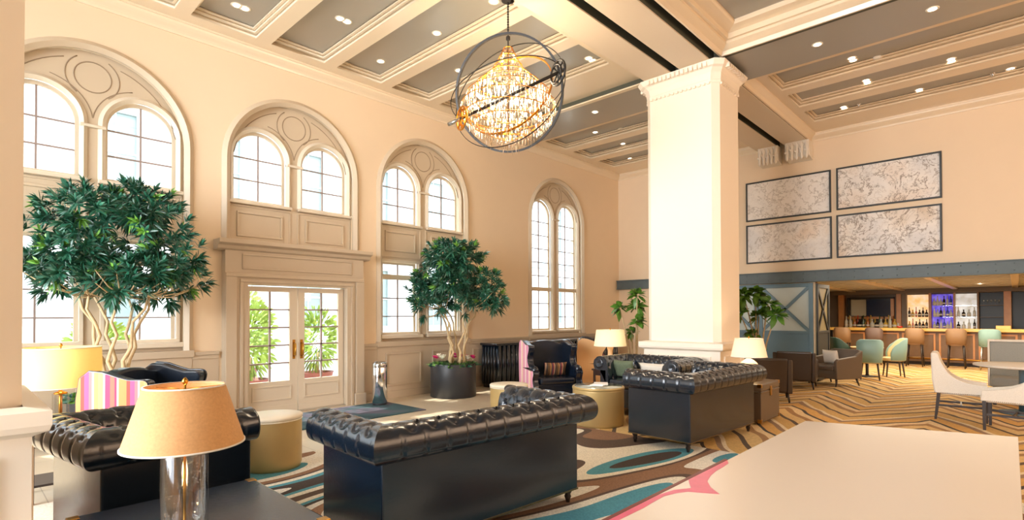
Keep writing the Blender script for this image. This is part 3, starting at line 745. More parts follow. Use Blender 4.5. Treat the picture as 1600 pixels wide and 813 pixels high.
for i, (dx, dy, a, lb) in enumerate(((.05, .02, .3, 'white magazine lying lowest on the gold drum table'), (.07, .0, .6, 'white magazine lying uppermost on the gold drum table'))):
    bm = B(); bm_box(bm, -.13, .13, -.10, .10, 0, .012); o = obj('magazine', bm, 'paper', None, .002); o.location = (6.53+dx, 4.45+dy, .57+.0125*i); o.rotation_euler = (0, 0, a); tag(o, lb, 'magazine', 'magazines on the drum table')

# ------------------------------------------------------------------ lamps
def point(loc, e, color, rad=.04, parent=None):
    l = bpy.data.lights.new('lamp_bulb', 'POINT'); l.energy = e; l.color = color; l.shadow_soft_size = rad
    o = bpy.data.objects.new('lamp_bulb', l); o.location = loc; col.objects.link(o)
    if parent: o.parent = parent
    return o
def shade(r, r0, r1, z0, z1, m):
    bm = B(); bm_lathe(bm, [(r0, z0), (r1, z1), (r1-.004, z1), (r0-.004, z0), (r0, z0)], n=48, caps=False); s = obj('lamp_shade', bm, m, r)
    bm = B(); bm_lathe(bm, [(r1-.004, z1-.006), (r1+.003, z1-.004), (r1+.003, z1+.002), (r1-.004, z1+.002)], n=48, caps=False); bm_lathe(bm, [(r0-.004, z0-.002), (r0+.003, z0-.002), (r0+.003, z0+.005), (r0-.004, z0+.005)], n=48, caps=False)
    obj('shade_trim', bm, 'fabric_white', s)
    bm = B(); bm_tube(bm, [(0, 0, z0+.02), (0, 0, z1+.02)], .006, 8); bm_lathe(bm, [(0, z1+.0), (.012, z1+.01), (.014, z1+.022), (.006, z1+.035), (0, z1+.038)], n=12)
    for a in (0, 2.1, 4.2): bm_tube(bm, [(0, 0, z1-.015), (math.cos(a)*(r1-.003), math.sin(a)*(r1-.003), z1-.012)], .0022, 5)
    obj('harp_and_finial', bm, 'brass', r); return s
# linen lamp in front
r = tag(empty('table_lamp', (.755, 2.80, .578)), 'lit table lamp with tapered linen shade and clear bubbled glass cylinder base', 'table lamp')
bm = B(); bm_lathe(bm, [(.098, 0), (.10, .02), (.10, .02), (.097, .035), (.096, .40), (.092, .415), (.084, .415), (.084, .03), (0, .025)], n=40, caps=False); obj('glass_base', bm, 'lamp_glass', r)
bm = B(); bm_lathe(bm, [(.102, 0), (.102, .012), (0, .014)], n=32); bm_lathe(bm, [(.03, .415), (.03, .44), (.012, .45)], n=20); bm_tube(bm, [(0, 0, .44), (0, 0, .60)], .008, 8); obj('fitting', bm, 'chrome', r)
bm = B(); bm_tube(bm, [(0, 0, .012), (0, 0, .44)], .006, 8); obj('inner_rod', bm, 'brass', r)
bm = B()
for i in range(70):
    a = random.random()*2*PI; rr = random.uniform(.05, .082); bmesh.ops.create_icosphere(bm, subdivisions=1, radius=random.uniform(.002, .006), matrix=Matrix.Translation((rr*math.cos(a), rr*math.sin(a), random.uniform(.04, .40))))
o = obj('bubbles', bm, 'crystal', r); o['kind'] = 'stuff'
shade(r, .248, .165, .43, .70, 'shade_linen'); point((0, 0, .55), 5, (1, .62, .32), .04, r)
# yellow drum lamp
r = tag(empty('table_lamp', (.70, 6.28, .60)), 'lit table lamp with yellow drum shade and clear square glass column', 'table lamp')
box('glass_base', -.055, .055, -.055, .055, .02, .30, 'lamp_glass', r, .006); box('foot', -.07, .07, -.07, .07, 0, .02, 'brass', r, .003)
bm = B(); bm_tube(bm, [(0, 0, .02), (0, 0, .40)], .014, 8); bm_lathe(bm, [(.05, .30), (.05, .312), (.015, .325)], n=16); obj('inner_rod', bm, 'brass', r)
shade(r, .305, .295, .37, .72, 'shade_yellow'); point((0, 0, .55), 6, (1, .76, .42), .04, r)
# white lamp with gourd base
r = tag(empty('table_lamp', (8.47, 5.50, .60)), 'lit table lamp with broad white shade and tan flared ceramic base', 'table lamp')
bm = B(); bm_lathe(bm, smooth_prof([(.13, 0), (.135, .02), (.10, .10), (.055, .22), (.045, .32), (.06, .40), (.03, .43), (.012, .47)], 4), n=28); obj('ceramic_base', bm, 'ceramic_tan', r)
shade(r, .30, .255, .42, .72, 'shade_cream'); point((0, 0, .58), 10, (1, .80, .52), .04, r)
# small lamp on the trunk
r = tag(empty('table_lamp', (8.42, 2.98, .592)), 'lit table lamp with cream tapered shade and squat golden base on the trunk', 'table lamp')
bm = B(); bm_lathe(bm, smooth_prof([(.09, 0), (.115, .04), (.14, .12), (.13, .24), (.08, .30), (.03, .33)], 4), n=28); obj('golden_base', bm, 'shade_cream', r)
shade(r, .26, .20, .36, .64, 'shade_white'); point((0, 0, .5), 9, (1, .72, .45), .04, r)
# tables below the lamps
def side_table(loc, w_, d_, h, label):
    r = tag(empty('side_table', loc), label, 'side table')
    box('table_top', -w_/2, w_/2, -d_/2, d_/2, h-.03, h, 'dark_wood', r, .006); box('apron', -w_/2+.03, w_/2-.03, -d_/2+.03, d_/2-.03, h-.12, h-.03, 'dark_wood', r)
    for sx in (-1, 1):
        for sy in (-1, 1):
            bm = B(); bm_prism(bm, rect(-.018, .018, -.018, .018), 'z', 0, h-.03); obj('leg', bm, 'dark_wood', r, .004, mtx=Matrix.Translation((sx*(w_/2-.04), sy*(d_/2-.04), 0)))
    box('shelf', -w_/2+.04, w_/2-.04, -d_/2+.04, d_/2-.04, .14, .16, 'dark_wood', r)
    return r
side_table((.70, 6.28, .0), .5, .5, .60, 'dark wood side table under the yellow drum lamp')
side_table((8.47, 5.50, .012), .5, .5, .588, 'dark wood side table under the white lamp beside the rear tufted sofa')
def trunk(x0, x1, y0, y1, z1, label, m, nm):
    r = tag(empty(nm, ((x0+x1)/2, (y0+y1)/2, .012)), label, 'trunk', 'leather trunks used as tables'); a, b_ = (x1-x0)/2, (y1-y0)/2; h = z1-.012
    box('case', -a, a, -b_, b_, .03, h-.10, m, r, .01); box('lid', -a-.004, a+.004, -b_-.004, b_+.004, h-.097, h, m, r, .012)
    for sx in (-1, 1):
        for sy in (-1, 1):
            for z0, z2 in ((h-.045, h+.002), (.028, .08)):
                bm = B(); bm_box(bm, sx*a-.022*(1+sx)-.004*(1-sx)*1, sx*a+.022*(1-sx)+.004*(1+sx), sy*b_-.022*(1+sy)-.006, sy*b_+.022*(1-sy)+.006, z0, z2); obj('corner_cap', bm, 'brass', r, .003)
    bm = B(); bm_box(bm, -.035, .035, -b_-.014, -b_, h-.19, h-.05); bm_box(bm, -.05, .05, -b_-.018, -b_-.004, h-.11, h-.085); o = obj('latch', bm, 'brass', r, .003)
    bm = B(); bm_box(bm, -a-.006, a+.006, -b_-.007, b_+.007, h-.125, h-.117); bm_box(bm, -a-.006, a+.006, -b_-.007, b_+.007, .05, .057); obj('stitched_band', bm, 'nailhead', r)
    return r
trunk(7.98, 8.78, 2.66, 3.30, .592, 'brown leather trunk with brass latch holding the cream lamp, before the column', 'leather_taupe', 'leather_trunk')
trunk(.42, 1.32, 2.52, 3.50, .578, 'dark leather trunk table with brass corners under the linen lamp', 'leather_black', 'leather_trunk')

# ------------------------------------------------------------------ planters and indoor trees
def leaf_verts(bm, base, d, side, L_, wd, droop, mi):
    nrm = d.cross(side).normalized(); pts = []
    prev = None; rows = []
    for t, wf in ((0, .25), (.3, 1), (.65, .85), (1, .05)):
        c_ = base+d*(L_*t)+Vector((0, 0, -droop*L_*t*t)); s_ = side*(wd*wf/2)
        rows.append([bm.verts.new(c_-s_), bm.verts.new(c_+nrm*(-.12*wd*wf)), bm.verts.new(c_+s_)])
    for i in range(3):
        for j in range(2):
            f = bm.faces.new((rows[i][j], rows[i][j+1], rows[i+1][j+1], rows[i+1][j])); f.smooth = True; f.material_index = mi
def big_tree(name, loc, label, seed, hts=(1.72, 3.30), R_=1.08, nros=300):
    rnd = random.Random(seed); r = tag(empty(name, loc), label, 'indoor tree', 'leafy indoor trees in black planters')
    stems = B(); leaves = B(); tips = []
    zt, zb = hts[1], hts[0]
    for i in range(7):
        a = i*2*PI/7+rnd.random(); p = Vector((.13*math.cos(a), .13*math.sin(a), .60)); pts = [p.copy()]; rad = [.026]
        tgt = Vector((.36*math.cos(a+.5), .36*math.sin(a+.5), zb+.42))
        for k_ in range(1, 9):
            t = k_/8; q = p.lerp(tgt, t); q.x = p.x+(tgt.x-p.x)*t**2.2+.035*math.sin(k_*2.1+i); q.y = p.y+(tgt.y-p.y)*t**2.2+.035*math.cos(k_*1.7+i*2); pts.append(q); rad.append(.026-.012*t)
        bm_tube(stems, pts, rad, 8); tips.append(pts[-1]); tips.append(pts[-3])
    # crown: a dome of leaf rosettes, broad and lobed
    cen = Vector((0, 0, zb+.55))
    ros = []
    lobes = [(rnd.uniform(0, 2*PI), rnd.uniform(.12, .95), rnd.uniform(.30, .46)) for _ in range(15)]
    lob = []
    for i, (a, el, s_) in enumerate(lobes):
        e = el*PI/2; rr = R_*.66
        lob.append((Vector((rr*math.cos(a)*math.cos(e*.9), rr*math.sin(a)*math.cos(e*.9), (zt-zb-.72)*math.sin(e)*.9)), s_*R_))
    for i in range(10):
        a = i*2*PI/10+rnd.uniform(-.2, .2); lob.append((Vector((R_*.70*math.cos(a), R_*.70*math.sin(a), rnd.uniform(-.08, .38))), R_*rnd.uniform(.24, .38)))
    lob.append((Vector((0, 0, .45)), R_*.55)); lob.append((Vector((0, 0, .1)), R_*.6))
    while len(ros) < nros:
        c_, s_ = rnd.choice(lob); d = Vector((rnd.gauss(0, 1), rnd.gauss(0, 1), rnd.gauss(.25, 1))).normalized()
        p = cen+c_+Vector((d.x, d.y, d.z*.72))*s_*rnd.uniform(.65, 1.0)
        if p.z < zb-.02: continue
        ros.append((p, (d+Vector((0, 0, .45))).normalized()))
    for p, d in ros:
        ax = d; a0 = rnd.random()*PI; sd = ax.orthogonal().normalized(); n = 15
        lim = 1 if rnd.random() < .10 and p.z > zb+.5 else 0
        for k_ in range(n):
            a = a0+k_*2.399; el = .25+1.15*k_/n
            rad_ = (sd*math.cos(a)+ax.cross(sd)*math.sin(a)).normalized(); dirn = (ax*math.cos(el)+rad_*math.sin(el)).normalized()
            side = dirn.cross(ax).normalized() if abs(dirn.dot(ax)) < .99 else sd
            leaf_verts(leaves, p-ax*.05*k_/n, dirn, side, rnd.uniform(.10, .165), rnd.uniform(.024, .034), .25, 1 if (lim and k_ < 8) else 0)
        if rnd.random() < .25 and p.z < zb+.75:
            t = min(tips, key=lambda q: (q-p).length); m_ = t.lerp(p, .5)+Vector((0, 0, -.05)); bm_tube(stems, [t, m_, p], [.010, .008, .005], 5)
    obj('stems', stems, 'bark', r); obj('foliage', leaves, ['leaf', 'leaf_light'], r)
    return r
def planter(loc, rad, h, label, seed):
    rnd = random.Random(seed); r = tag(empty('planter', loc), label, 'planter', 'round black planters by the windows')
    bm = B(); bm_lathe(bm, [(rad*.97, 0), (rad, .01), (rad, h-.01), (rad*.99, h), (rad*.95, h), (rad*.94, h-.06)], n=56, caps=False); obj('pot', bm, 'planter_black', r)
    bm = B(); bm_lathe(bm, [(rad*.945, h-.07), (rad*.5, h-.04), (0, h-.03)], n=32, caps=False); obj('soil', bm, 'soil', r)
    bm = B(); fl = B(); fw_ = B()
    for i in range(230):
        a = rnd.random()*2*PI; q = rad*rnd.uniform(.35, .93); base = Vector((q*math.cos(a), q*math.sin(a), h-.06))
        for k_ in range(5):
            d = Vector((rnd.gauss(0, .8), rnd.gauss(0, .8), 1)).normalized(); leaf_verts(bm, base, d, d.orthogonal().normalized(), rnd.uniform(.12, .22), .055, .4, 1 if rnd.random() < .4 else 0)
    for i in range(9):
        a = rnd.random()*2*PI; q = rad*rnd.uniform(.5, .9); tgt = fl if i % 3 else fw_
        for k_ in range(3):
            c_ = (q*math.cos(a)+rnd.gauss(0, .02), q*math.sin(a)+rnd.gauss(0, .02), h+.07+rnd.random()*.08)
            for m_ in range(6): leaf_verts(tgt, Vector(c_), Vector((math.cos(m_*1.05), math.sin(m_*1.05), .8)).normalized(), Vector((-math.sin(m_*1.05), math.cos(m_*1.05), 0)), .07, .05, .0, 0)
    obj('underplanting', bm, ['leaf', 'leaf_light'], r); obj('pink_blossom', fl, 'flower_pink', r); obj('white_blossom', fw_, 'flower_white', r)
    return r
planter((1.40, 8.12, 0), .44, .65, 'round black planter with low flowers behind the striped wing chair, under the big tree', 3)
planter((6.90, 8.14, 0), .45, .65, 'round black planter with pink flowers standing between the doors and the corner window', 4)
big_tree('indoor_tree', (1.40, 7.95, 0), 'broad leafy tree with pale stems rising behind the yellow drum lamp', 11, (1.42, 3.30), 1.0, 620)
big_tree('indoor_tree', (6.90, 8.0, 0), 'leafy tree with pale stems in the round planter with pink flowers', 23, (1.30, 3.20), 1.03, 600)
def fig_tree(loc, label, seed, crowns, pot_r=.22, stem_m='bark'):
    rnd = random.Random(seed); r = tag(empty('potted_tree', loc), label, 'potted plant', 'round leaved potted trees by the column')
    bm = B(); bm_lathe(bm, [(pot_r*.8, 0), (pot_r, .30), (pot_r*1.03, .34), (pot_r*.93, .34), (pot_r*.9, .28)], n=28, caps=False); bm_lathe(bm, [(pot_r*.9, .29), (0, .30)], n=20, caps=False); obj('pot', bm, 'planter_black', r)
    st = B(); lv = B()
    for i, (x, y, z, s_) in enumerate(crowns):
        b0 = Vector((.05*math.cos(i*2.1), .05*math.sin(i*2.1), .28)); t_ = Vector((x, y, z)); m_ = b0.lerp(t_, .5)+Vector((x*-.12, y*-.12, .05))
        bm_tube(st, [b0, b0.lerp(m_, .5), m_, m_.lerp(t_, .5)+Vector((0, 0, .03)), t_], [.022, .019, .016, .013, .008], 7)
        for k_ in range(34):
            d = Vector((rnd.gauss(0, 1), rnd.gauss(0, 1), rnd.gauss(.5, .7))).normalized(); leaf_verts(lv, t_+d*s_*.25, d, d.cross(Vector((rnd.gauss(0, .4), rnd.gauss(0, .4), 1))).normalized(), s_*rnd.uniform(.8, 1.15), s_*.62, .35, 0)
    obj('stems', st, stem_m, r); obj('foliage', lv, 'leaf_fig', r); return r
fig_tree((11.45, 3.86, .012), 'potted tree with dark round leaf clusters in front of the blue crossed panel', 5,
    [(-.02, .28, 1.98, .20), (.0, .05, 2.02, .20), (.04, -.18, 1.80, .20), (-.05, .36, 1.62, .19), (.05, .0, 1.55, .18), (-.1, -.38, 1.58, .19), (.0, .12, 1.18, .15), (.08, .0, .95, .13)], .24)
fig_tree((9.35, 5.50, .012), 'potted tree with bright round leaf clusters in the gap left of the column', 6,
    [(.0, -.06, 1.98, .17), (-.1, .28, 1.72, .17), (.1, .02, 1.75, .19), (.0, -.08, 1.45, .17), (.1, .12, 1.25, .13)], .22)

# ------------------------------------------------------------------ banquette, bin, leather club chairs
r = tag(empty('channel_bench', (10.7, 8.42, 0)), 'long black bench with vertical channelled panels along the wall under the corner window', 'bench')
box('core', -2.50, 2.30, -.20, .26, .06, .94, 'leather_black', r, .01)
for nm, rng in (('front_channels', 'f'), ('end_channels', 'e')):
    bm = B()
    if rng == 'f':
        for i in range(34): bm_tube(bm, [(-2.45+i*.141, -.20, .08), (-2.45+i*.141, -.22, .5), (-2.45+i*.141, -.20, .93)], .066, 10)
    else:
        for i in range(5): bm_tube(bm, [(-2.50, -.15+i*.088, .08), (-2.52, -.15+i*.088, .5), (-2.50, -.15+i*.088, .93)], .042, 10)
    obj(nm, bm, 'leather_black', r)
box('top_rail', -2.56, 2.34, -.26, .28, .93, .985, 'leather_black', r, .02); box('plinth', -2.48, 2.28, -.18, .24, 0, .06, 'dark_wood', r)
r = tag(empty('waste_bin', (5.30, 8.27, .015)), 'slim polished steel cylinder bin by the wainscot beside the doors', 'waste bin')
bm = B(); bm_lathe(bm, [(.125, .03), (.13, .035), (.13, .66), (.128, .665)], n=40, caps=True); obj('body', bm, 'chrome', r)
bm = B(); bm_lathe(bm, [(.125, 0), (.12, .03)], n=32); obj('foot', bm, 'planter_black', r)
bm = B(); bm_lathe(bm, [(.131, .665), (.134, .70), (.132, .74), (.10, .755), (.095, .74)], n=40, caps=False); obj('lid', bm, 'steel', r)
bm = B(); bm_lathe(bm, [(.095, .742), (0, .735)], n=24, caps=False); obj('opening', bm, 'bar_black', r)
def club_chair(loc, rz, label, m='leather_brown', cush=None):
    r = tag(empty('club_chair', loc, rz), label, 'armchair', 'brown leather club chairs near the bar')
    bm = B(); bm_prism(bm, smooth_prof([(-.34, .18), (-.37, .50), (-.42, .78)], 4)+smooth_prof([(-.36, .80), (-.29, .50), (-.26, .18)], 4), 'x', -.33, .33); obj('backrest', bm, m, r, .02)
    for s in (-1, 1):
        bm = B(); bm_prism(bm, [(-.36, .16), (.34, .16), (.36, .55), (.30, .60), (-.20, .66), (-.39, .78)], 'x', min(s*.33, s*.41), max(s*.33, s*.41)); obj('arm', bm, m, r, .02)
    box('seat_base', -.33, .33, -.30, .33, .16, .34, m, r, .015); box('seat_cushion', -.32, .32, -.27, .36, .34, .46, m, r, .035)
    for sx in (-1, 1):
        for sy in (-1, 1):
            bm = B(); bm_tube(bm, [(sx*.33, sy*.28, .17), (sx*.35, sy*.30, .08), (sx*.36, sy*.33, 0)], [.026, .02, .014], 8); obj('leg', bm, 'dark_wood', r)
    return r
club_chair((10.55, 3.42, .012), math.radians(-70), 'brown leather club chair right behind the trunk beside the potted tree')
club_chair((12.75, 3.52, .012), math.radians(-80), 'dark brown leather club chair turned away below the blue crossed panel')
club_chair((13.75, 3.02, .012), math.radians(60), 'brown leather club chair with a pale pillow nearest the bar opening', 'leather_taupe')
pillow('throw_pillow', .40, .32, .14, 'fabric_white', (13.72, 3.04, .48), .2, math.radians(60)+PI, 'pale pillow in the leather club chair nearest the bar opening')
# ------------------------------------------------------------------ steel beam, framed maps, crossed panels on the far wall
r = struct(empty('trim_9'))
box('steel_beam', D-.14, D, -7.0, 8.78, 2.36, 2.63, 'steel_beam', r, .004)
bm = B(); bm_box(bm, D-.17, D-.13, -7.0, 8.78, 2.36, 2.385); bm_box(bm, D-.17, D-.13, -7.0, 8.78, 2.605, 2.63); obj('flange', bm, 'steel_beam', r, .003)
bm = B()
for i in range(60):
    for zz in (2.43, 2.56):
        bmesh.ops.create_icosphere(bm, subdivisions=1, radius=.014, matrix=Matrix.Translation((D-.142, 8.6-i*.26, zz)))
obj('rivets', bm, 'steel_beam', r)
for i, (y1, y0, z0, z1, mm, lb) in enumerate(((5.0, 3.09, 3.96, 4.945, 'map_a', 'black framed pale street map, upper of the pair beside the column'), (2.98, 1.085, 3.99, 4.955, 'map_b', 'black framed pinkish relief map, upper of the pair farther from the column'),
        (5.0, 3.08, 2.885, 3.865, 'map_c', 'black framed map half brown half pale, lower of the pair beside the column'), (2.985, 1.09, 2.89, 3.873, 'map_d', 'black framed brown and green relief map, lower of the pair farther from the column'))):
    cy_, cz_ = (y0+y1)/2, (z0+z1)/2; hy, hz = (y1-y0)/2, (z1-z0)/2
    r = tag(empty('framed_map', (D, cy_, cz_)), lb, 'framed map', 'framed maps on the far wall')
    bm = B(); m_ = Matrix.Rotation(PI/2, 4, 'Z'); frame_bars(bm, -hy, hy, -hz, hz, .035, 0, .045); obj('frame', bm, 'barn_dark', r, .004, mtx=m_)
    box('map_print', -.02, -.002, -hy+.03, hy-.03, -hz+.03, hz-.03, mm, r)
def cross_panel(y0, y1, z1, x, label, axis='y', mats=('barn_pale', 'barn_blue')):
    r = tag(empty('barn_panel', (x, 0, 0) if axis == 'y' else (0, x, 0)), label, 'panel', 'crossed barn style panels')
    def bb(a0, a1, d0, d1, z0, z2, bm):
        if axis == 'y': bm_box(bm, -d1, -d0, a0, a1, z0, z2)
        else: bm_box(bm, a0, a1, -d1, -d0, z0, z2)
    bm = B(); bb(y0, y1, .02, .04, .03, z1, bm); obj('board', bm, mats[0], r)
    bm = B(); bb(y0, y1, .041, .055, .03, 1.17, bm); obj('lower_board', bm, mats[1], r)
    bm = B()
    for a, b_, c_, d_ in ((y0, y0+.09, .03, z1), (y1-.09, y1, .03, z1), (y0+.09, y1-.09, z1-.09, z1), (y0+.09, y1-.09, 1.14, 1.20), (y0+.09, y1-.09, .03, .14)): bb(a, b_, .04, .075, c_, d_, bm)
    obj('frame', bm, mats[1], r, .004)
    bm = B()
    for s in (1, -1):
        a0, a1 = y0+.09, y1-.09; z0, z2 = 1.20, z1-.09
        if s < 0: a0, a1 = a1, a0
        dx, dz = a1-a0, z2-z0; l_ = math.hypot(dx, dz); nx, nz = -dz/l_*.035, dx/l_*.035
        poly = [(a0+nx, z0+nz), (a0-nx, z0-nz), (a1-nx, z2-nz), (a1+nx, z2+nz)]
        bm_prism(bm, poly, 'x' if axis == 'y' else 'y', -.07, -.041)
    obj('cross_brace', bm, mats[1], r)
    return r
cross_panel(3.475, 4.70, 2.34, D, 'pale panel with blue crossed brace and solid blue foot, next to the bar opening')
cross_panel(4.72, 5.92, 2.34, D, 'pale panel with blue crossed brace mostly hidden behind the column')
cross_panel(D+.02, D+1.12, 2.32, 3.47, 'dark crossed brace panel standing edge on into the bar opening', 'x', ('vinyl_olive', 'barn_dark'))
# ------------------------------------------------------------------ bar room
XE = 23.0
struct(box('wall_bar_left', D+.3, XE+.2, 5.2, 5.4, 0, 2.6, 'bar_grey'))
struct(box('wall_bar_right', D+.3, XE+.2, -4.3, -4.1, 0, 2.6, 'bar_grey'))
struct(box('wall_bar_back', XE, XE+.2, -4.3, 5.4, 0, 2.6, 'bar_grey'))
struct(box('floor_bar', XE-1.2, XE+.2, -4.3, 5.4, -.1, .013, 'carpet_chevron'))
cb = struct(empty('ceiling_bar')); box('ceiling_board', D+.28, XE+.2, -4.3, 5.4, 2.50, 2.6, 'bar_ceiling', cb)
bm = B()
for i in range(9): bm_box(bm, 14.6+i*.95, 14.72+i*.95, -4.1, 5.2, 2.44, 2.50)
obj('cross_batten', bm, 'bar_ceiling', cb, .01)
for yb in (4.30, 2.86, 1.44, 0.02, -1.4):
    box('lit_beam', 14.4, XE, yb-.07, yb+.07, 2.40, 2.50, 'ceiling_trim', cb, .008)
for i, (x, y, lb) in enumerate(((19.0, 2.2, 'small bright downlight in the bar ceiling above the taller stools'), (17.0, 3.7, 'small downlight in the bar ceiling near the crossed panel'), (20.3, .75, 'small downlight in the bar ceiling before the glowing shelves'), (20.5, -.6, 'small downlight in the bar ceiling at the frame edge'))):
    o = can(x, y, 2.50); o['label'] = lb
    l = bpy.data.lights.new('bar_spot', 'SPOT'); l.energy = 70; l.color = (1, .74, .45); l.spot_size = 2.0; l.spot_blend = .8; l.shadow_soft_size = .05
    q = bpy.data.objects.new('bar_spot', l); q.location = (x, y, 2.47); col.objects.link(q)
# back bar cabinet
r = tag(empty('back_bar', (XE, 0, 0)), 'wooden back bar with screen niche and lit shelf bays behind the counter', 'bar cabinet')
def bb(nm, y0, y1, z0, z1, x0, x1, m, par=r, bv=.006): return box(nm, -x1, -x0, min(y0, y1), max(y0, y1), z0, z1, m, par, bv)
for y0, y1, m in ((4.62, 4.80, 'bar_wood'), (2.90, 3.04, 'bar_wood'), (2.76, 2.89, 'bar_grey'), (2.08, 2.15, 'bar_wood'), (1.46, 1.51, 'bar_wood'), (.87, .92, 'vinyl_brown'), (.11, .29, 'bar_wood'), (-1.3, -1.1, 'bar_wood'), (-2.6, -2.4, 'bar_wood')): bb('post', y0, y1, .95, 2.42, 0, .32, m)
bb('header', -4.0, 5.0, 2.30, 2.44, 0, .34, 'bar_grey'); bb('back_counter', -4.0, 5.0, .0, 1.06, 0, .55, 'bar_dark'); bb('counter_top', -4.0, 5.0, 1.06, 1.10, 0, .58, 'bar_top')
bb('niche_back', 3.04, 4.62, 1.10, 2.30, .0, .02, 'bar_grey')
nf = bb('niche_frame', 3.12, 4.54, 1.42, 1.50, .02, .2, 'bar_wood'); bb('niche_frame', 3.12, 4.54, 2.14, 2.20, .02, .2, 'bar_dark'); bb('niche_frame', 3.12, 3.22, 1.50, 2.14, .02, .2, 'bar_wood'); bb('niche_frame', 4.48, 4.54, 1.50, 2.14, .02, .2, 'bar_dark')
bb('bay_back', 2.15, 2.76, 1.10, 2.26, .0, .02, 'glow_cream'); bb('bay_back', 1.51, 2.08, 1.10, 2.26, .0, .02, 'glow_purple'); bb('bay_back', .92, 1.46, 1.10, 2.26, .0, .02, 'glow_white')
bb('bay_back', .29, .87, 1.10, 2.28, .0, .02, 'bar_black'); bb('bay_back', -1.1, .11, 1.10, 2.28, .0, .02, 'bar_black'); bb('bay_back', -4.0, -1.3, 1.10, 2.28, .0, .02, 'bar_dark')
SH = {}
for nm, y0, y1 in (('cream', 2.15, 2.76), ('purple', 1.51, 2.08), ('white', .92, 1.46), ('dark', .29, .87)):
    for zz in (1.48, 1.86): bb('shelf', y0, y1, zz, zz+.018, .02, .26, 'pane' if nm != 'dark' else 'bar_grey', r, 0)
r2 = tag(empty('television', (XE-.10, 3.59, 1.83)), 'wall mounted television in the wooden niche of the back bar', 'television')
box('bezel', -.045, 0, -.37, .37, -.31, .31, 'bar_black', r2, .006); box('screen', -.050, -.045, -.35, .35, -.29, .29, 'screen', r2)
r2 = tag(empty('niche_picture', (XE-.04, 4.20, 1.83)), 'reflective dark and pale picture beside the television', 'picture')
box('glass_print', -.03, 0, -.24, .24, -.30, .30, 'mirror_top', r2, .004); box('backing', 0.0, .02, -.25, .25, -.31, .31, 'bar_black', r2)
# bottles: one of each kind, then copies
bcol = {'amber': (176, 96, 30), 'green': (44, 84, 44), 'clear': (226, 226, 214), 'gold': (226, 186, 84), 'red': (206, 60, 36), 'dark': (26, 24, 26), 'blue': (70, 90, 190)}
for k_, c_ in bcol.items(): mat('bottle_'+k_, c_, .12, spec=.7, coat=.4)
mat('bottle_label', (236, 226, 206), .7)
def bottle(kind, colr):
    r = empty('bottle'); p = {'tall': [(.034, 0), (.037, .01), (.037, .19), (.014, .235), (.013, .31), (.016, .312), (.016, .33), (0, .332)], 'squat': [(.045, 0), (.05, .012), (.05, .13), (.018, .175), (.017, .22), (.021, .222), (.021, .25), (0, .252)], 'slim': [(.026, 0), (.028, .01), (.027, .16), (.012, .22), (.011, .33), (.014, .332), (.014, .35), (0, .352)]}[kind]
    bm = B(); bm_lathe(bm, p, n=14); obj('glass', bm, 'bottle_'+colr, r)
    w_ = p[1][0]+.001; bm = B(); bm_lathe(bm, [(w_, .05), (w_, .05+.05)], n=14, caps=False); obj('paper_label', bm, 'bottle_label', r)
    return r
kinds = [('tall', 'amber'), ('squat', 'gold'), ('slim', 'green'), ('tall', 'clear'), ('squat', 'dark'), ('slim', 'red'), ('tall', 'dark'), ('squat', 'clear'), ('slim', 'gold'), ('tall', 'blue')]
protos = []; placed = {}
rnd = random.Random(3)
def put_bottle(ki, x, y, z, label, group, sc=1):
    sc *= 1.3
    if ki not in placed: o = bottle(*kinds[ki]); placed[ki] = o
    else: o = copy_tree(placed[ki])
    o.location = (x, y, z); o.scale = (sc, sc, sc); tag(o, label, 'bottle', group)
ORD = 'first second third fourth fifth sixth seventh eighth ninth tenth eleventh twelfth thirteenth fourteenth fifteenth sixteenth seventeenth eighteenth nineteenth twentieth twenty-first twenty-second twenty-third twenty-fourth'.split()
NMK = {0: 'tall amber', 1: 'squat gold', 2: 'slim green', 3: 'tall clear', 4: 'squat dark', 5: 'slim red', 6: 'tall dark', 7: 'squat clear', 8: 'slim gold', 9: 'tall blue'}
yy = 4.55; i = 0
seq = [3, 8, 3, 1, 0, 5, 4, 6, 2, 1, 0, 8, 7, 1, 4, 2, 7, 6, 1, 8, 3, 0, 1, 7]
for j, ki in enumerate(seq):
    put_bottle(ki, XE-.44+.17*(j % 2), 4.52-j*.066, 1.10, NMK[ki]+' bottle, '+ORD[j]+' from the panel end in the row below the television', 'bottles below the television')
for bay, y0, y1, cols_ in (('cream lit', 2.18, 2.73, [6, 4, 6, 4, 5, 1]), ('purple lit', 1.54, 2.05, [3, 7, 9, 3, 6, 7]), ('white lit', .95, 1.43, [6, 3, 7, 4, 3, 1])):
    for lv_, zz, nm in ((0, 1.10, 'bottom'), (1, 1.498, 'middle'), (2, 1.878, 'top')):
        n = 6 if bay != 'white lit' else 4
        if bay == 'cream lit' and lv_ == 2: continue
        if bay == 'white lit' and lv_ == 2: continue
        for q in range(n):
            put_bottle(cols_[(q+lv_) % 6], XE-.16, y0+.04+(y1-y0-.08)*q/(n-1), zz, NMK[cols_[(q+lv_) % 6]]+' bottle, '+ORD[n-1-q]+' along the '+nm+' shelf of the '+bay+' bay', 'bottles in the '+bay+' bay', .75)
gl = None
for q in range(5):
    if gl is None:
        gl = empty('stem_glass'); bm = B(); bm_lathe(bm, [(.032, 0), (.004, .008), (.004, .08), (.03, .11), (.034, .16), (.030, .17)], n=14, caps=False); obj('bowl', bm, 'lamp_glass', gl); g = gl
    else: g = copy_tree(gl)
    g.location = (XE-.16, .40+q*.09, 1.878); tag(g, 'clear stemmed glass, '+ORD[4-q]+' along the upper shelf of the dark bay', 'glass', 'glasses in the dark bay')
mat('bar_front', (120, 92, 66), .5, noise=(5, .25))
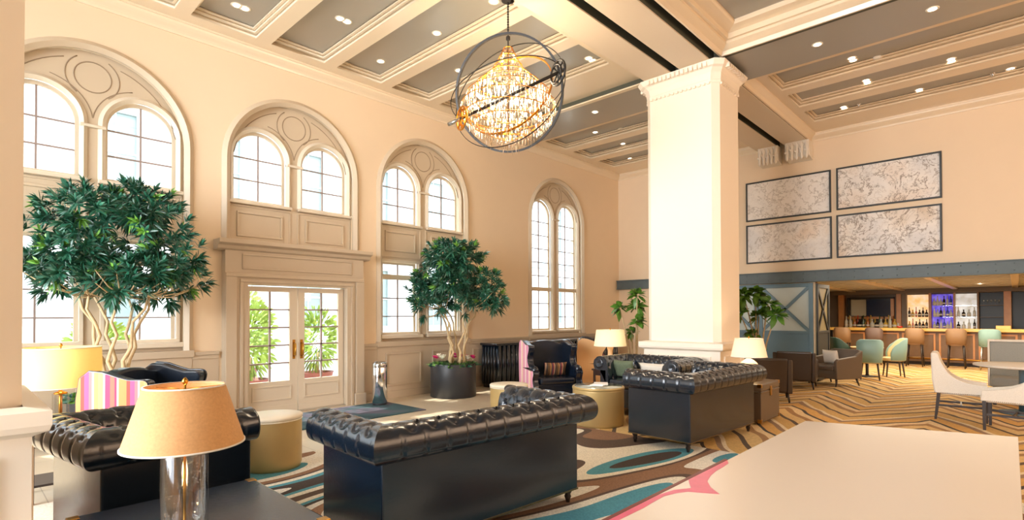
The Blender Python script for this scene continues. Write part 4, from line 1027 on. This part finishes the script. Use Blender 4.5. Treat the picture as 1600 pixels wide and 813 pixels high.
# front counter
r = tag(empty('bar_counter', (20.8, 0, 0)), 'long bar counter with glowing honey coloured top and dark footrail', 'bar counter')
box('counter_top', -.05, .65, -3.9, 4.7, 1.06, 1.15, 'bar_top', r, .012); box('front_panel', .12, .60, -3.8, 4.6, .12, 1.06, 'bar_front', r); box('kick', .18, .58, -3.8, 4.6, .012, .12, 'bar_dark', r)
bm = B()
for i in range(9): frame_bars(bm, -3.7+i*.92, -2.86+i*.92, .2, 1.0, .05, 0, .02)
o = obj('panel_moulding', bm, 'bar_wood', r, .004, mtx=Matrix.Translation((.12, 0, 0)) @ Matrix.Rotation(PI/2, 4, 'Z'))
bm = B(); bm_tube(bm, [(.0, -3.8, .22), (.0, 4.6, .22)], .022, 8); obj('footrail', bm, 'brass', r)
bm = B(); bm_box(bm, -.06, .2, -.16, .16, 0, .10); o = obj('menu_box', bm, 'bar_top', None, .008); o.location = (20.95, .28, 1.15); tag(o, 'low honey coloured box standing on the bar counter near the frame edge', 'box')
r = tag(empty('red_bowl', (20.95, 2.72, 1.15)), 'small bright red bowl on the bar counter by the brown stool', 'bowl')
bm = B(); bm_lathe(bm, [(.03, 0), (.07, .02), (.09, .06), (.085, .06), (.06, .025), (0, .012)], n=20, caps=False); obj('bowl', bm, 'bottle_red', r)
# stools and tub chairs
def shell(bm, R_, z0, ztop, zarm, half, th, taper=1.0, sq=.72):
    """curved back: wraps behind (-y) and forward along the sides; height falls from back to arm ends"""
    n = 26; rows = []
    for i in range(n+1):
        a = -half+2*half*i/n; k_ = abs(a)/half; top = ztop+(zarm-ztop)*(k_**4)
        s_, c_ = math.sin(a), -math.cos(a)
        sx = math.copysign(abs(s_)**sq, s_); sy = math.copysign(abs(c_)**sq, c_)
        def p(r_, z): t = (z-z0)/(ztop-z0); q = r_*(1+(taper-1)*(1-t)); return (sx*q, sy*q, z)
        zm = (z0+top)/2
        rows.append([p(R_, z0), p(R_*1.01, zm), p(R_, top-.012), p(R_-th/2, top), p(R_-th, top-.012), p(R_-th, zm), p(R_-th, z0)])
    vv = bm_grid(bm, rows, True); bm.faces.new(vv[0]); bm.faces.new(vv[-1][::-1])
def tub_chair(loc, rz, mo, mi, label, name='tub_chair', cat='chair', group='tub chairs around the round bar table'):
    r = tag(empty(name, loc, rz), label, cat, group)
    bm = B(); shell(bm, .29, .42, .98, .62, 1.9, .035, .86); obj('outer_shell', bm, mo, r)
    bm = B(); shell(bm, .253, .46, .965, .61, 1.82, .02, .88); obj('inner_lining', bm, mi, r)
    bm = B(); bm_lathe(bm, [(.22, .40), (.245, .41), (.25, .47), (.22, .49), (0, .495)], n=28); obj('seat', bm, mi, r)
    for sx in (-1, 1):
        for sy in (-1, 1): bm = B(); bm_tube(bm, [(sx*.15, sy*.15, .41), (sx*.19, sy*.19, .0)], [.022, .015], 8); obj('leg', bm, 'dark_wood', r)
    return r
def stool(loc, rz, mo, label, legm='dark_wood'):
    r = tag(empty('bar_stool', loc, rz), label, 'bar stool', 'stools at the bar counter')
    bm = B(); shell(bm, .25, .70, 1.16, 1.06, 1.35, .035, .94); obj('backrest', bm, mo, r)
    bm = B(); bm_prism(bm, [(.22*math.cos(a)*(1.05), .22*math.sin(a)) for a in [i*PI/12 for i in range(24)]], 'z', .66, .75, True); obj('seat', bm, mo, r, .015)
    for sx in (-1, 1):
        for sy in (-1, 1): bm = B(); bm_tube(bm, [(sx*.16, sy*.15, .67), (sx*.20, sy*.20, .0)], [.022, .015], 8); obj('leg', bm, legm, r)
    bm = B()
    for z in (.28,):
        q = .182
        for (a, b_) in (((-q, -q), (q, -q)), ((q, -q), (q, q)), ((q, q), (-q, q)), ((-q, q), (-q, -q))): bm_tube(bm, [(a[0], a[1], z), (b_[0], b_[1], z)], .010, 6)
    obj('foot_ring', bm, 'nailhead', r); return r
Z0 = .0125
stool((20.2, 4.15, Z0), -PI/2, 'vinyl_brown', 'brown bar stool mostly hidden behind the olive tub chair')
stool((20.2, 3.28, Z0), -PI/2, 'vinyl_mauve', 'mauve brown bar stool showing only its top behind the teal tub chair')
stool((20.2, 2.25, Z0), -PI/2, 'vinyl_brown', 'brown bar stool just past the round bar table, before the lit cream bay')
stool((20.2, 1.28, Z0), -PI/2, 'vinyl_brown', 'brown bar stool between the other brown one and the teal stool')
stool((20.0, .55, Z0), -PI/2, 'vinyl_teal', 'pale teal bar stool with light legs next to the settee', 'steel')
tub_chair((15.4, 2.60, Z0), math.radians(-80), 'vinyl_teal', 'fabric_cream', 'teal tub chair with its rounded back to the camera at the bar table')
tub_chair((16.35, 3.36, Z0), math.radians(-150), 'vinyl_green', 'vinyl_olive', 'tub chair with dark green shell and olive lining at the bar table')
tub_chair((16.5, 2.28, Z0), math.radians(20), 'vinyl_teal', 'fabric_cream', 'pale tub chair with cream lining at the far side of the bar table')
r = tag(empty('bar_table', (16.1, 2.78, Z0)), 'small round pale table between the tub chairs in the bar', 'table')
bm = B(); bm_lathe(bm, [(.34, .725), (.36, .735), (.36, .75), (0, .755)], n=32); obj('table_top', bm, 'fabric_cream', r)
bm = B(); bm_lathe(bm, [(.05, .02), (.035, .06), (.035, .73)], n=16); obj('pedestal', bm, 'dark_metal', r)
bm = B(); bm_lathe(bm, [(.24, 0), (.24, .015), (.05, .03)], n=28); obj('base', bm, 'dark_metal', r)

# ------------------------------------------------------------------ dining group in front of the bar
def dining_chair(loc, rz, label):
    r = tag(empty('dining_chair', loc, rz), label, 'chair', 'pale upholstered dining chairs')
    # faces +y; side profile sweeps from tall back down to the seat front
    prof = smooth_prof([(-.34, 1.0), (-.27, .99), (-.22, .85), (-.12, .68), (.05, .58), (.30, .54)], 5)+[(.31, .40), (-.30, .40), (-.33, .60)]
    for s in (-1, 1):
        bm = B(); bm_prism(bm, prof, 'x', min(s*.22, s*.275), max(s*.22, s*.275)); obj('side_wing', bm, 'fabric_white', r, .018)
    bm = B(); bm_prism(bm, [(-.35, 1.0), (-.26, .985), (-.20, .50), (-.20, .40), (-.31, .40), (-.34, .60)], 'x', -.235, .235); obj('backrest', bm, 'fabric_white', r, .02)
    box('seat', -.25, .25, -.24, .32, .38, .49, 'fabric_white', r, .025)
    bm = B()
    for s in (-1, 1):
        for i in range(30): bmesh.ops.create_icosphere(bm, subdivisions=1, radius=.006, matrix=Matrix.Translation((s*.276, -.30+i*.0206, .405)))
    o = obj('nailheads', bm, 'nailhead', r); o['kind'] = 'stuff'
    for sx in (-1, 1):
        for sy in (-1, 1):
            bm = B(); bm_prism(bm, rect(-.021, .021, -.021, .021), 'z', 0, .40)
            for v in bm.verts:
                if v.co.z < .1: v.co.x *= .7; v.co.y = v.co.y*.7+(-.04 if sy < 0 else 0)
            obj('leg', bm, 'dark_wood', r, mtx=Matrix.Translation((sx*.235, sy*.26+(.02 if sy > 0 else 0), 0)))
    for s in (-1, 1): box('stretcher', s*.235-.009, s*.235+.009, -.26, .26, .20, .23, 'dark_wood', r)
    box('stretcher', -.235, .235, -.01, .01, .20, .23, 'dark_wood', r)
    return r
dining_chair((10.52, .62, Z0), PI+.06, 'white upholstered dining chair seen side on, back towards the column')
dining_chair((9.93, .03, Z0), -.10, 'white upholstered dining chair cut by the frame edge, in front of the round table')
r = tag(empty('round_table', (11.72, -.10, Z0)), 'round white dining table on a blue pedestal behind the pale chairs', 'table')
bm = B(); bm_lathe(bm, [(.60, .735), (.64, .745), (.64, .77), (.63, .775), (0, .776)], n=48); obj('table_top', bm, 'fabric_white', r)
bm = B(); bm_lathe(bm, [(.09, .03), (.085, .70), (.14, .735)], n=24); obj('pedestal', bm, 'barn_blue', r)
bm = B(); bm_lathe(bm, [(.34, 0), (.34, .02), (.10, .04)], n=32); obj('base', bm, 'barn_blue', r)
r = tag(empty('settee', (13.1, -.45, Z0)), 'high backed grey settee with pale top rail behind the round table', 'settee')
box('backrest', -.08, .08, -.81, .81, .30, 1.08, 'fabric_grey', r, .02); box('top_rail', -.10, .10, -.83, .83, 1.08, 1.12, 'fabric_white', r, .012); box('end_trim', -.10, .10, .81, .84, .28, 1.12, 'fabric_white', r, .006)
box('seat', -.62, -.08, -.80, .80, .32, .48, 'fabric_grey', r, .03)
for sx in (-.55, .03):
    for sy in (-.74, .74): bm = B(); bm_prism(bm, rect(-.025, .025, -.025, .025), 'z', 0, .33); obj('leg', bm, 'dark_wood', r, mtx=Matrix.Translation((sx, sy, 0)))

# ------------------------------------------------------------------ long beige table at the camera
r = tag(empty('long_table', (0, 0, 0)), 'long smooth beige table top with a pink flourish and dark red edge', 'table')
bm = B(); top = [(1.35, 1.25), (3.14, 1.235), (4.70, 1.232), (5.07, .0), (1.35, -.02)]
bm_prism(bm, top, 'z', .715, .75); obj('table_top', bm, 'slab_beige', r, .002)
bm = B(); bm_box(bm, 1.35, 3.14, 1.236, 1.256, .712, .7515); obj('edge_band', bm, 'slab_edge', r)
pk = [(3.122, 1.234), (3.065, 1.202), (2.97, 1.195), (2.874, 1.193), (2.76, 1.178), (2.662, 1.152), (2.58, 1.10), (2.51, 1.028), (2.47, 1.10), (2.442, 1.152), (2.38, 1.185), (2.305, 1.206), (2.2, 1.204), (2.1, 1.199), (1.913, 1.204), (1.6, 1.215), (1.36, 1.22), (1.36, 1.234), (2.30, 1.234), (2.42, 1.215), (2.503, 1.165), (2.56, 1.20), (2.619, 1.234)]
bm = B(); bm_prism(bm, pk, 'z', .7502, .7508); obj('pink_inlay', bm, 'slab_pink', r)
for x in (1.8, 4.4):
    bm = B(); bm_box(bm, x-.05, x+.05, .25, 1.0, .013, .715); obj('leg_panel', bm, 'dark_wood', r, .01)
bm = B(); bm_box(bm, 1.85, 4.35, .58, .66, .55, .70); obj('stretcher', bm, 'dark_wood', r, .006)

# ------------------------------------------------------------------ chandelier: strap sphere around tiers of crystal
OFB = Vector((-.726*.42, -.687*.42, -.20)); CC = Vector((5.17, 4.95, 4.58)); RS = .80
r = tag(empty('orb_chandelier', CC), 'large orb chandelier of dark metal rings around glowing crystal drops', 'chandelier')
rgt, upv, tow = Vector((.687, -.726, 0)), Vector((0, 0, 1)), Vector((-.726, -.687, 0))
axis = (rgt*.89+upv*.27+tow*.36).normalized()
def ring(nm, rad, ref, wd, th, m, flat=True, n=72):
    e1 = axis; e2 = (ref-axis*ref.dot(axis)).normalized(); nn = e1.cross(e2); bm = B(); rows = []
    for i in range(n+1):
        a = 2*PI*i/n; d = e1*math.cos(a)+e2*math.sin(a); rows.append([d*(rad-th/2)-nn*wd/2, d*(rad+th/2)-nn*wd/2, d*(rad+th/2)+nn*wd/2, d*(rad-th/2)+nn*wd/2])
    bm_grid(bm, rows, True, False); bmesh.ops.remove_doubles(bm, verts=bm.verts[:], dist=1e-5); return obj(nm, bm, m, r)
ring('dark_ring', RS*.93, upv*1.0+tow*.30, .060, .026, 'dark_metal')
ring('thin_ring', RS*1.02, upv*1.0-tow*.35, .012, .008, 'dark_metal')
ring('thin_ring', RS*.985, upv*.15+tow*1.0, .010, .008, 'dark_metal')
ring('gold_lit_ring', RS*.80, upv*1.0-tow*.45, .030, .012, 'gold_lit_metal')  # orange of the crystal lamplight is put into this ring's metal
bm = B(); bm_tube(bm, [axis*-RS*.95+OFB, axis*RS*.98+OFB], .020, 10); obj('axis_bar', bm, 'dark_metal', r)
bm = B(); bm_tube(bm, [axis*-RS*1.12+OFB, axis*-RS*.88+OFB], .024, 10); obj('bar_tip', bm, 'steel', r)  # pale metal paints the brightly lit left end of the bar
for s, m in ((1, 'dark_metal'), (-1, 'gold_lit_metal')):  # light in the colour: right wheel dark as silhouette, left one lit orange
    bm = B(); e2 = upv; e3 = (rgt*.5+tow*.86).normalized()
    for off, rr in ((1.0, .15), (.96, .11)):
        bm_tube(bm, [axis*s*RS*off*.86+OFB+(e2*math.cos(2*PI*i/24)+e3*math.sin(2*PI*i/24))*rr for i in range(24)], .013, 6, True)
    for k_ in range(4): a = k_*PI/4; d = (e2*math.cos(a)+e3*math.sin(a))*.15; bm_tube(bm, [axis*s*RS*.86+OFB-d, axis*s*RS*.86+OFB+d], .010, 6)
    o = obj('hub_wheel', bm, m, r)
bm = B(); bm_tube(bm, [(0, 0, -.62), (0, 0, 1.36)], .008, 8)
for i in range(14): bmesh.ops.create_icosphere(bm, subdivisions=1, radius=.017, matrix=Matrix.Translation((0, 0, .84+i*.035)))
bm_lathe(bm, [(.0, .72), (.03, .74), (.03, .78), (0, .80)], n=12); obj('hanging_rod', bm, 'dark_metal', r)
bm = B(); bm_lathe(bm, [(.09, 1.27), (.08, 1.30), (.02, 1.25)][::-1], n=20); obj('ceiling_rose', bm, 'dark_metal', r)
tiers = [(.62, .06), (.50, .12), (.38, .19), (.26, .28), (.13, .43), (0, .56), (-.14, .63), (-.27, .58), (-.39, .46), (-.50, .31), (-.58, .15)]
bm = B()
for z, q in tiers: bm_tube(bm, [(q*math.cos(2*PI*i/32), q*math.sin(2*PI*i/32), z) for i in range(32)], .006, 5, True)
for k_ in range(8):
    a = k_*PI/4; bm_tube(bm, [(q*math.cos(a), q*math.sin(a), z) for z, q in tiers], .004, 5)
obj('tier_frame', bm, 'gold_lit_metal', r)
def drop_bm(bm, x, y, z, l_, w_, ang=0):
    vs = [bm.verts.new((x, y, z)), bm.verts.new((x, y, z-l_))]; mid = []
    for k_ in range(5): a = ang+k_*2*PI/5; mid.append(bm.verts.new((x+w_*math.cos(a), y+w_*math.sin(a), z-l_*.3)))
    for k_ in range(5): bm.faces.new((vs[0], mid[k_], mid[(k_+1) % 5])); bm.faces.new((vs[1], mid[(k_+1) % 5], mid[k_]))
rnd = random.Random(9); spots = []
for ti, (z, q) in enumerate(tiers):
    n = max(7, int(2*PI*q/.060))
    for i in range(n):
        a = 2*PI*(i+.5*(ti % 2))/n; l_ = rnd.uniform(.10, .17) if z > -.3 else rnd.uniform(.13, .22)
        spots.append((q*math.cos(a), q*math.sin(a), z, l_, a))
    for i in range(int(n*.7)):
        a = rnd.random()*2*PI; qq = q*rnd.uniform(.2, .85); spots.append((qq*math.cos(a), qq*math.sin(a), z, rnd.uniform(.07, .13), a))
spots.sort(key=lambda s: s[0]*tow.x+s[1]*tow.y, reverse=True)
proto = None
for s in spots[:90]:
    if proto is None:
        bm = B(); drop_bm(bm, 0, 0, 0, .15, .013); proto = obj('crystal_drop', bm, 'crystal', r); c_ = proto
    else: c_ = proto.copy(); col.objects.link(c_); c_.parent = r
    c_.location = (s[0], s[1], s[2]); c_.scale = (1, 1, s[3]/.15); c_.rotation_euler = (0, 0, s[4])
bm = B()
for s in spots[90:]: drop_bm(bm, s[0], s[1], s[2], s[3], .013, s[4])
o = obj('crystal_strands', bm, 'crystal', r); o['kind'] = 'stuff'
pb = None
for z, q, n in ((.46, .10, 4), (.20, .27, 8), (.0, .43, 12), (-.16, .46, 14), (-.32, .36, 8)):
    for i in range(n):
        a = 2*PI*i/n+z*7
        if pb is None:
            bm = B(); bm_lathe(bm, [(0, 0), (.009, .008), (.015, .03), (.011, .05), (0, .072)], n=10, caps=False); pb = obj('candle_bulb', bm, 'bulb', r); c_ = pb
        else: c_ = pb.copy(); col.objects.link(c_); c_.parent = r
        c_.location = (q*math.cos(a), q*math.sin(a), z)
point((0, 0, .05), 230, (1, .84, .62), .35, r)
# ------------------------------------------------------------------ street outside the windows
struct(box('ground_outside', -30, 50, W+.4, 45, -.25, -.15, 'asphalt'))
r = tag(empty('street_building', (6, 19, -.15)), 'pale building with tall windows across the street, washed out in the daylight', 'building')
box('facade', -32, 34, 0, 6, 0, 13, 'outside_white', r)
bm = B(); bm_box(bm, -32, 34, -.35, 0, 4.3, 4.6); bm_box(bm, -32, 34, -.35, 0, 8.6, 8.9); obj('string_course', bm, 'outside_grey', r)
wp = None
for j in range(3):
    for i in range(15):
        if wp is None:
            wp = obj('window', plate(rect(-.62, .62, 0, 2.5), [rect(-.5, .5, .12, 2.38)], -.12, .02), 'outside_grey', r)
            g0 = box('pane', -.5, .5, -.03, -.01, .12, 2.38, 'outside_glass', wp); bm = B(); bm_box(bm, -.02, .02, -.06, -.03, .12, 2.38); bm_box(bm, -.5, .5, -.06, -.03, 1.2, 1.25); g1 = obj('glazing_bar', bm, 'outside_white', wp); c_ = wp
        else: c_ = copy_tree(wp, r)
        c_.location = (-23+i*2.9, 0, 1.2+j*4.1)
def shrub(loc, R_, h, label, seed):
    rnd = random.Random(seed); r = tag(empty('street_shrub', loc), label, 'shrub', 'shrubs outside the glazed doors')
    bm = B(); bm_lathe(bm, [(.26, 0), (.34, .42), (.36, .45), (.31, .45), (.30, .38)], n=20); obj('pot', bm, 'outside_red', r)
    bm = B()
    for i in range(420):
        d = Vector((rnd.gauss(0, 1), rnd.gauss(0, 1), rnd.gauss(0, 1))).normalized()*rnd.uniform(.5, 1); p = Vector((d.x*R_, d.y*R_, .5+h/2+d.z*h/2))
        leaf_verts(bm, p, (d+Vector((0, 0, .3))).normalized(), d.orthogonal().normalized(), .18, .09, .3, 0)
    obj('foliage', bm, 'outside_leaf', r); bm = B(); bm_tube(bm, [(0, 0, .38), (0, 0, .9)], .03, 6); obj('stem', bm, 'bark', r)
shrub((4.25, 11.4, -.15), .42, 1.7, 'green shrub in a red pot seen through the first glazed door', 1)
shrub((5.9, 11.8, -.15), .42, 1.5, 'green shrub in a red pot seen through the second glazed door', 2)
shrub((4.95, 13.8, -.15), .5, 2.0, 'taller green shrub between the potted ones beyond the doors', 3)
shrub((2.0, 13.0, -.15), .5, 1.2, 'low green shrub outside the lower window behind the big tree', 4)
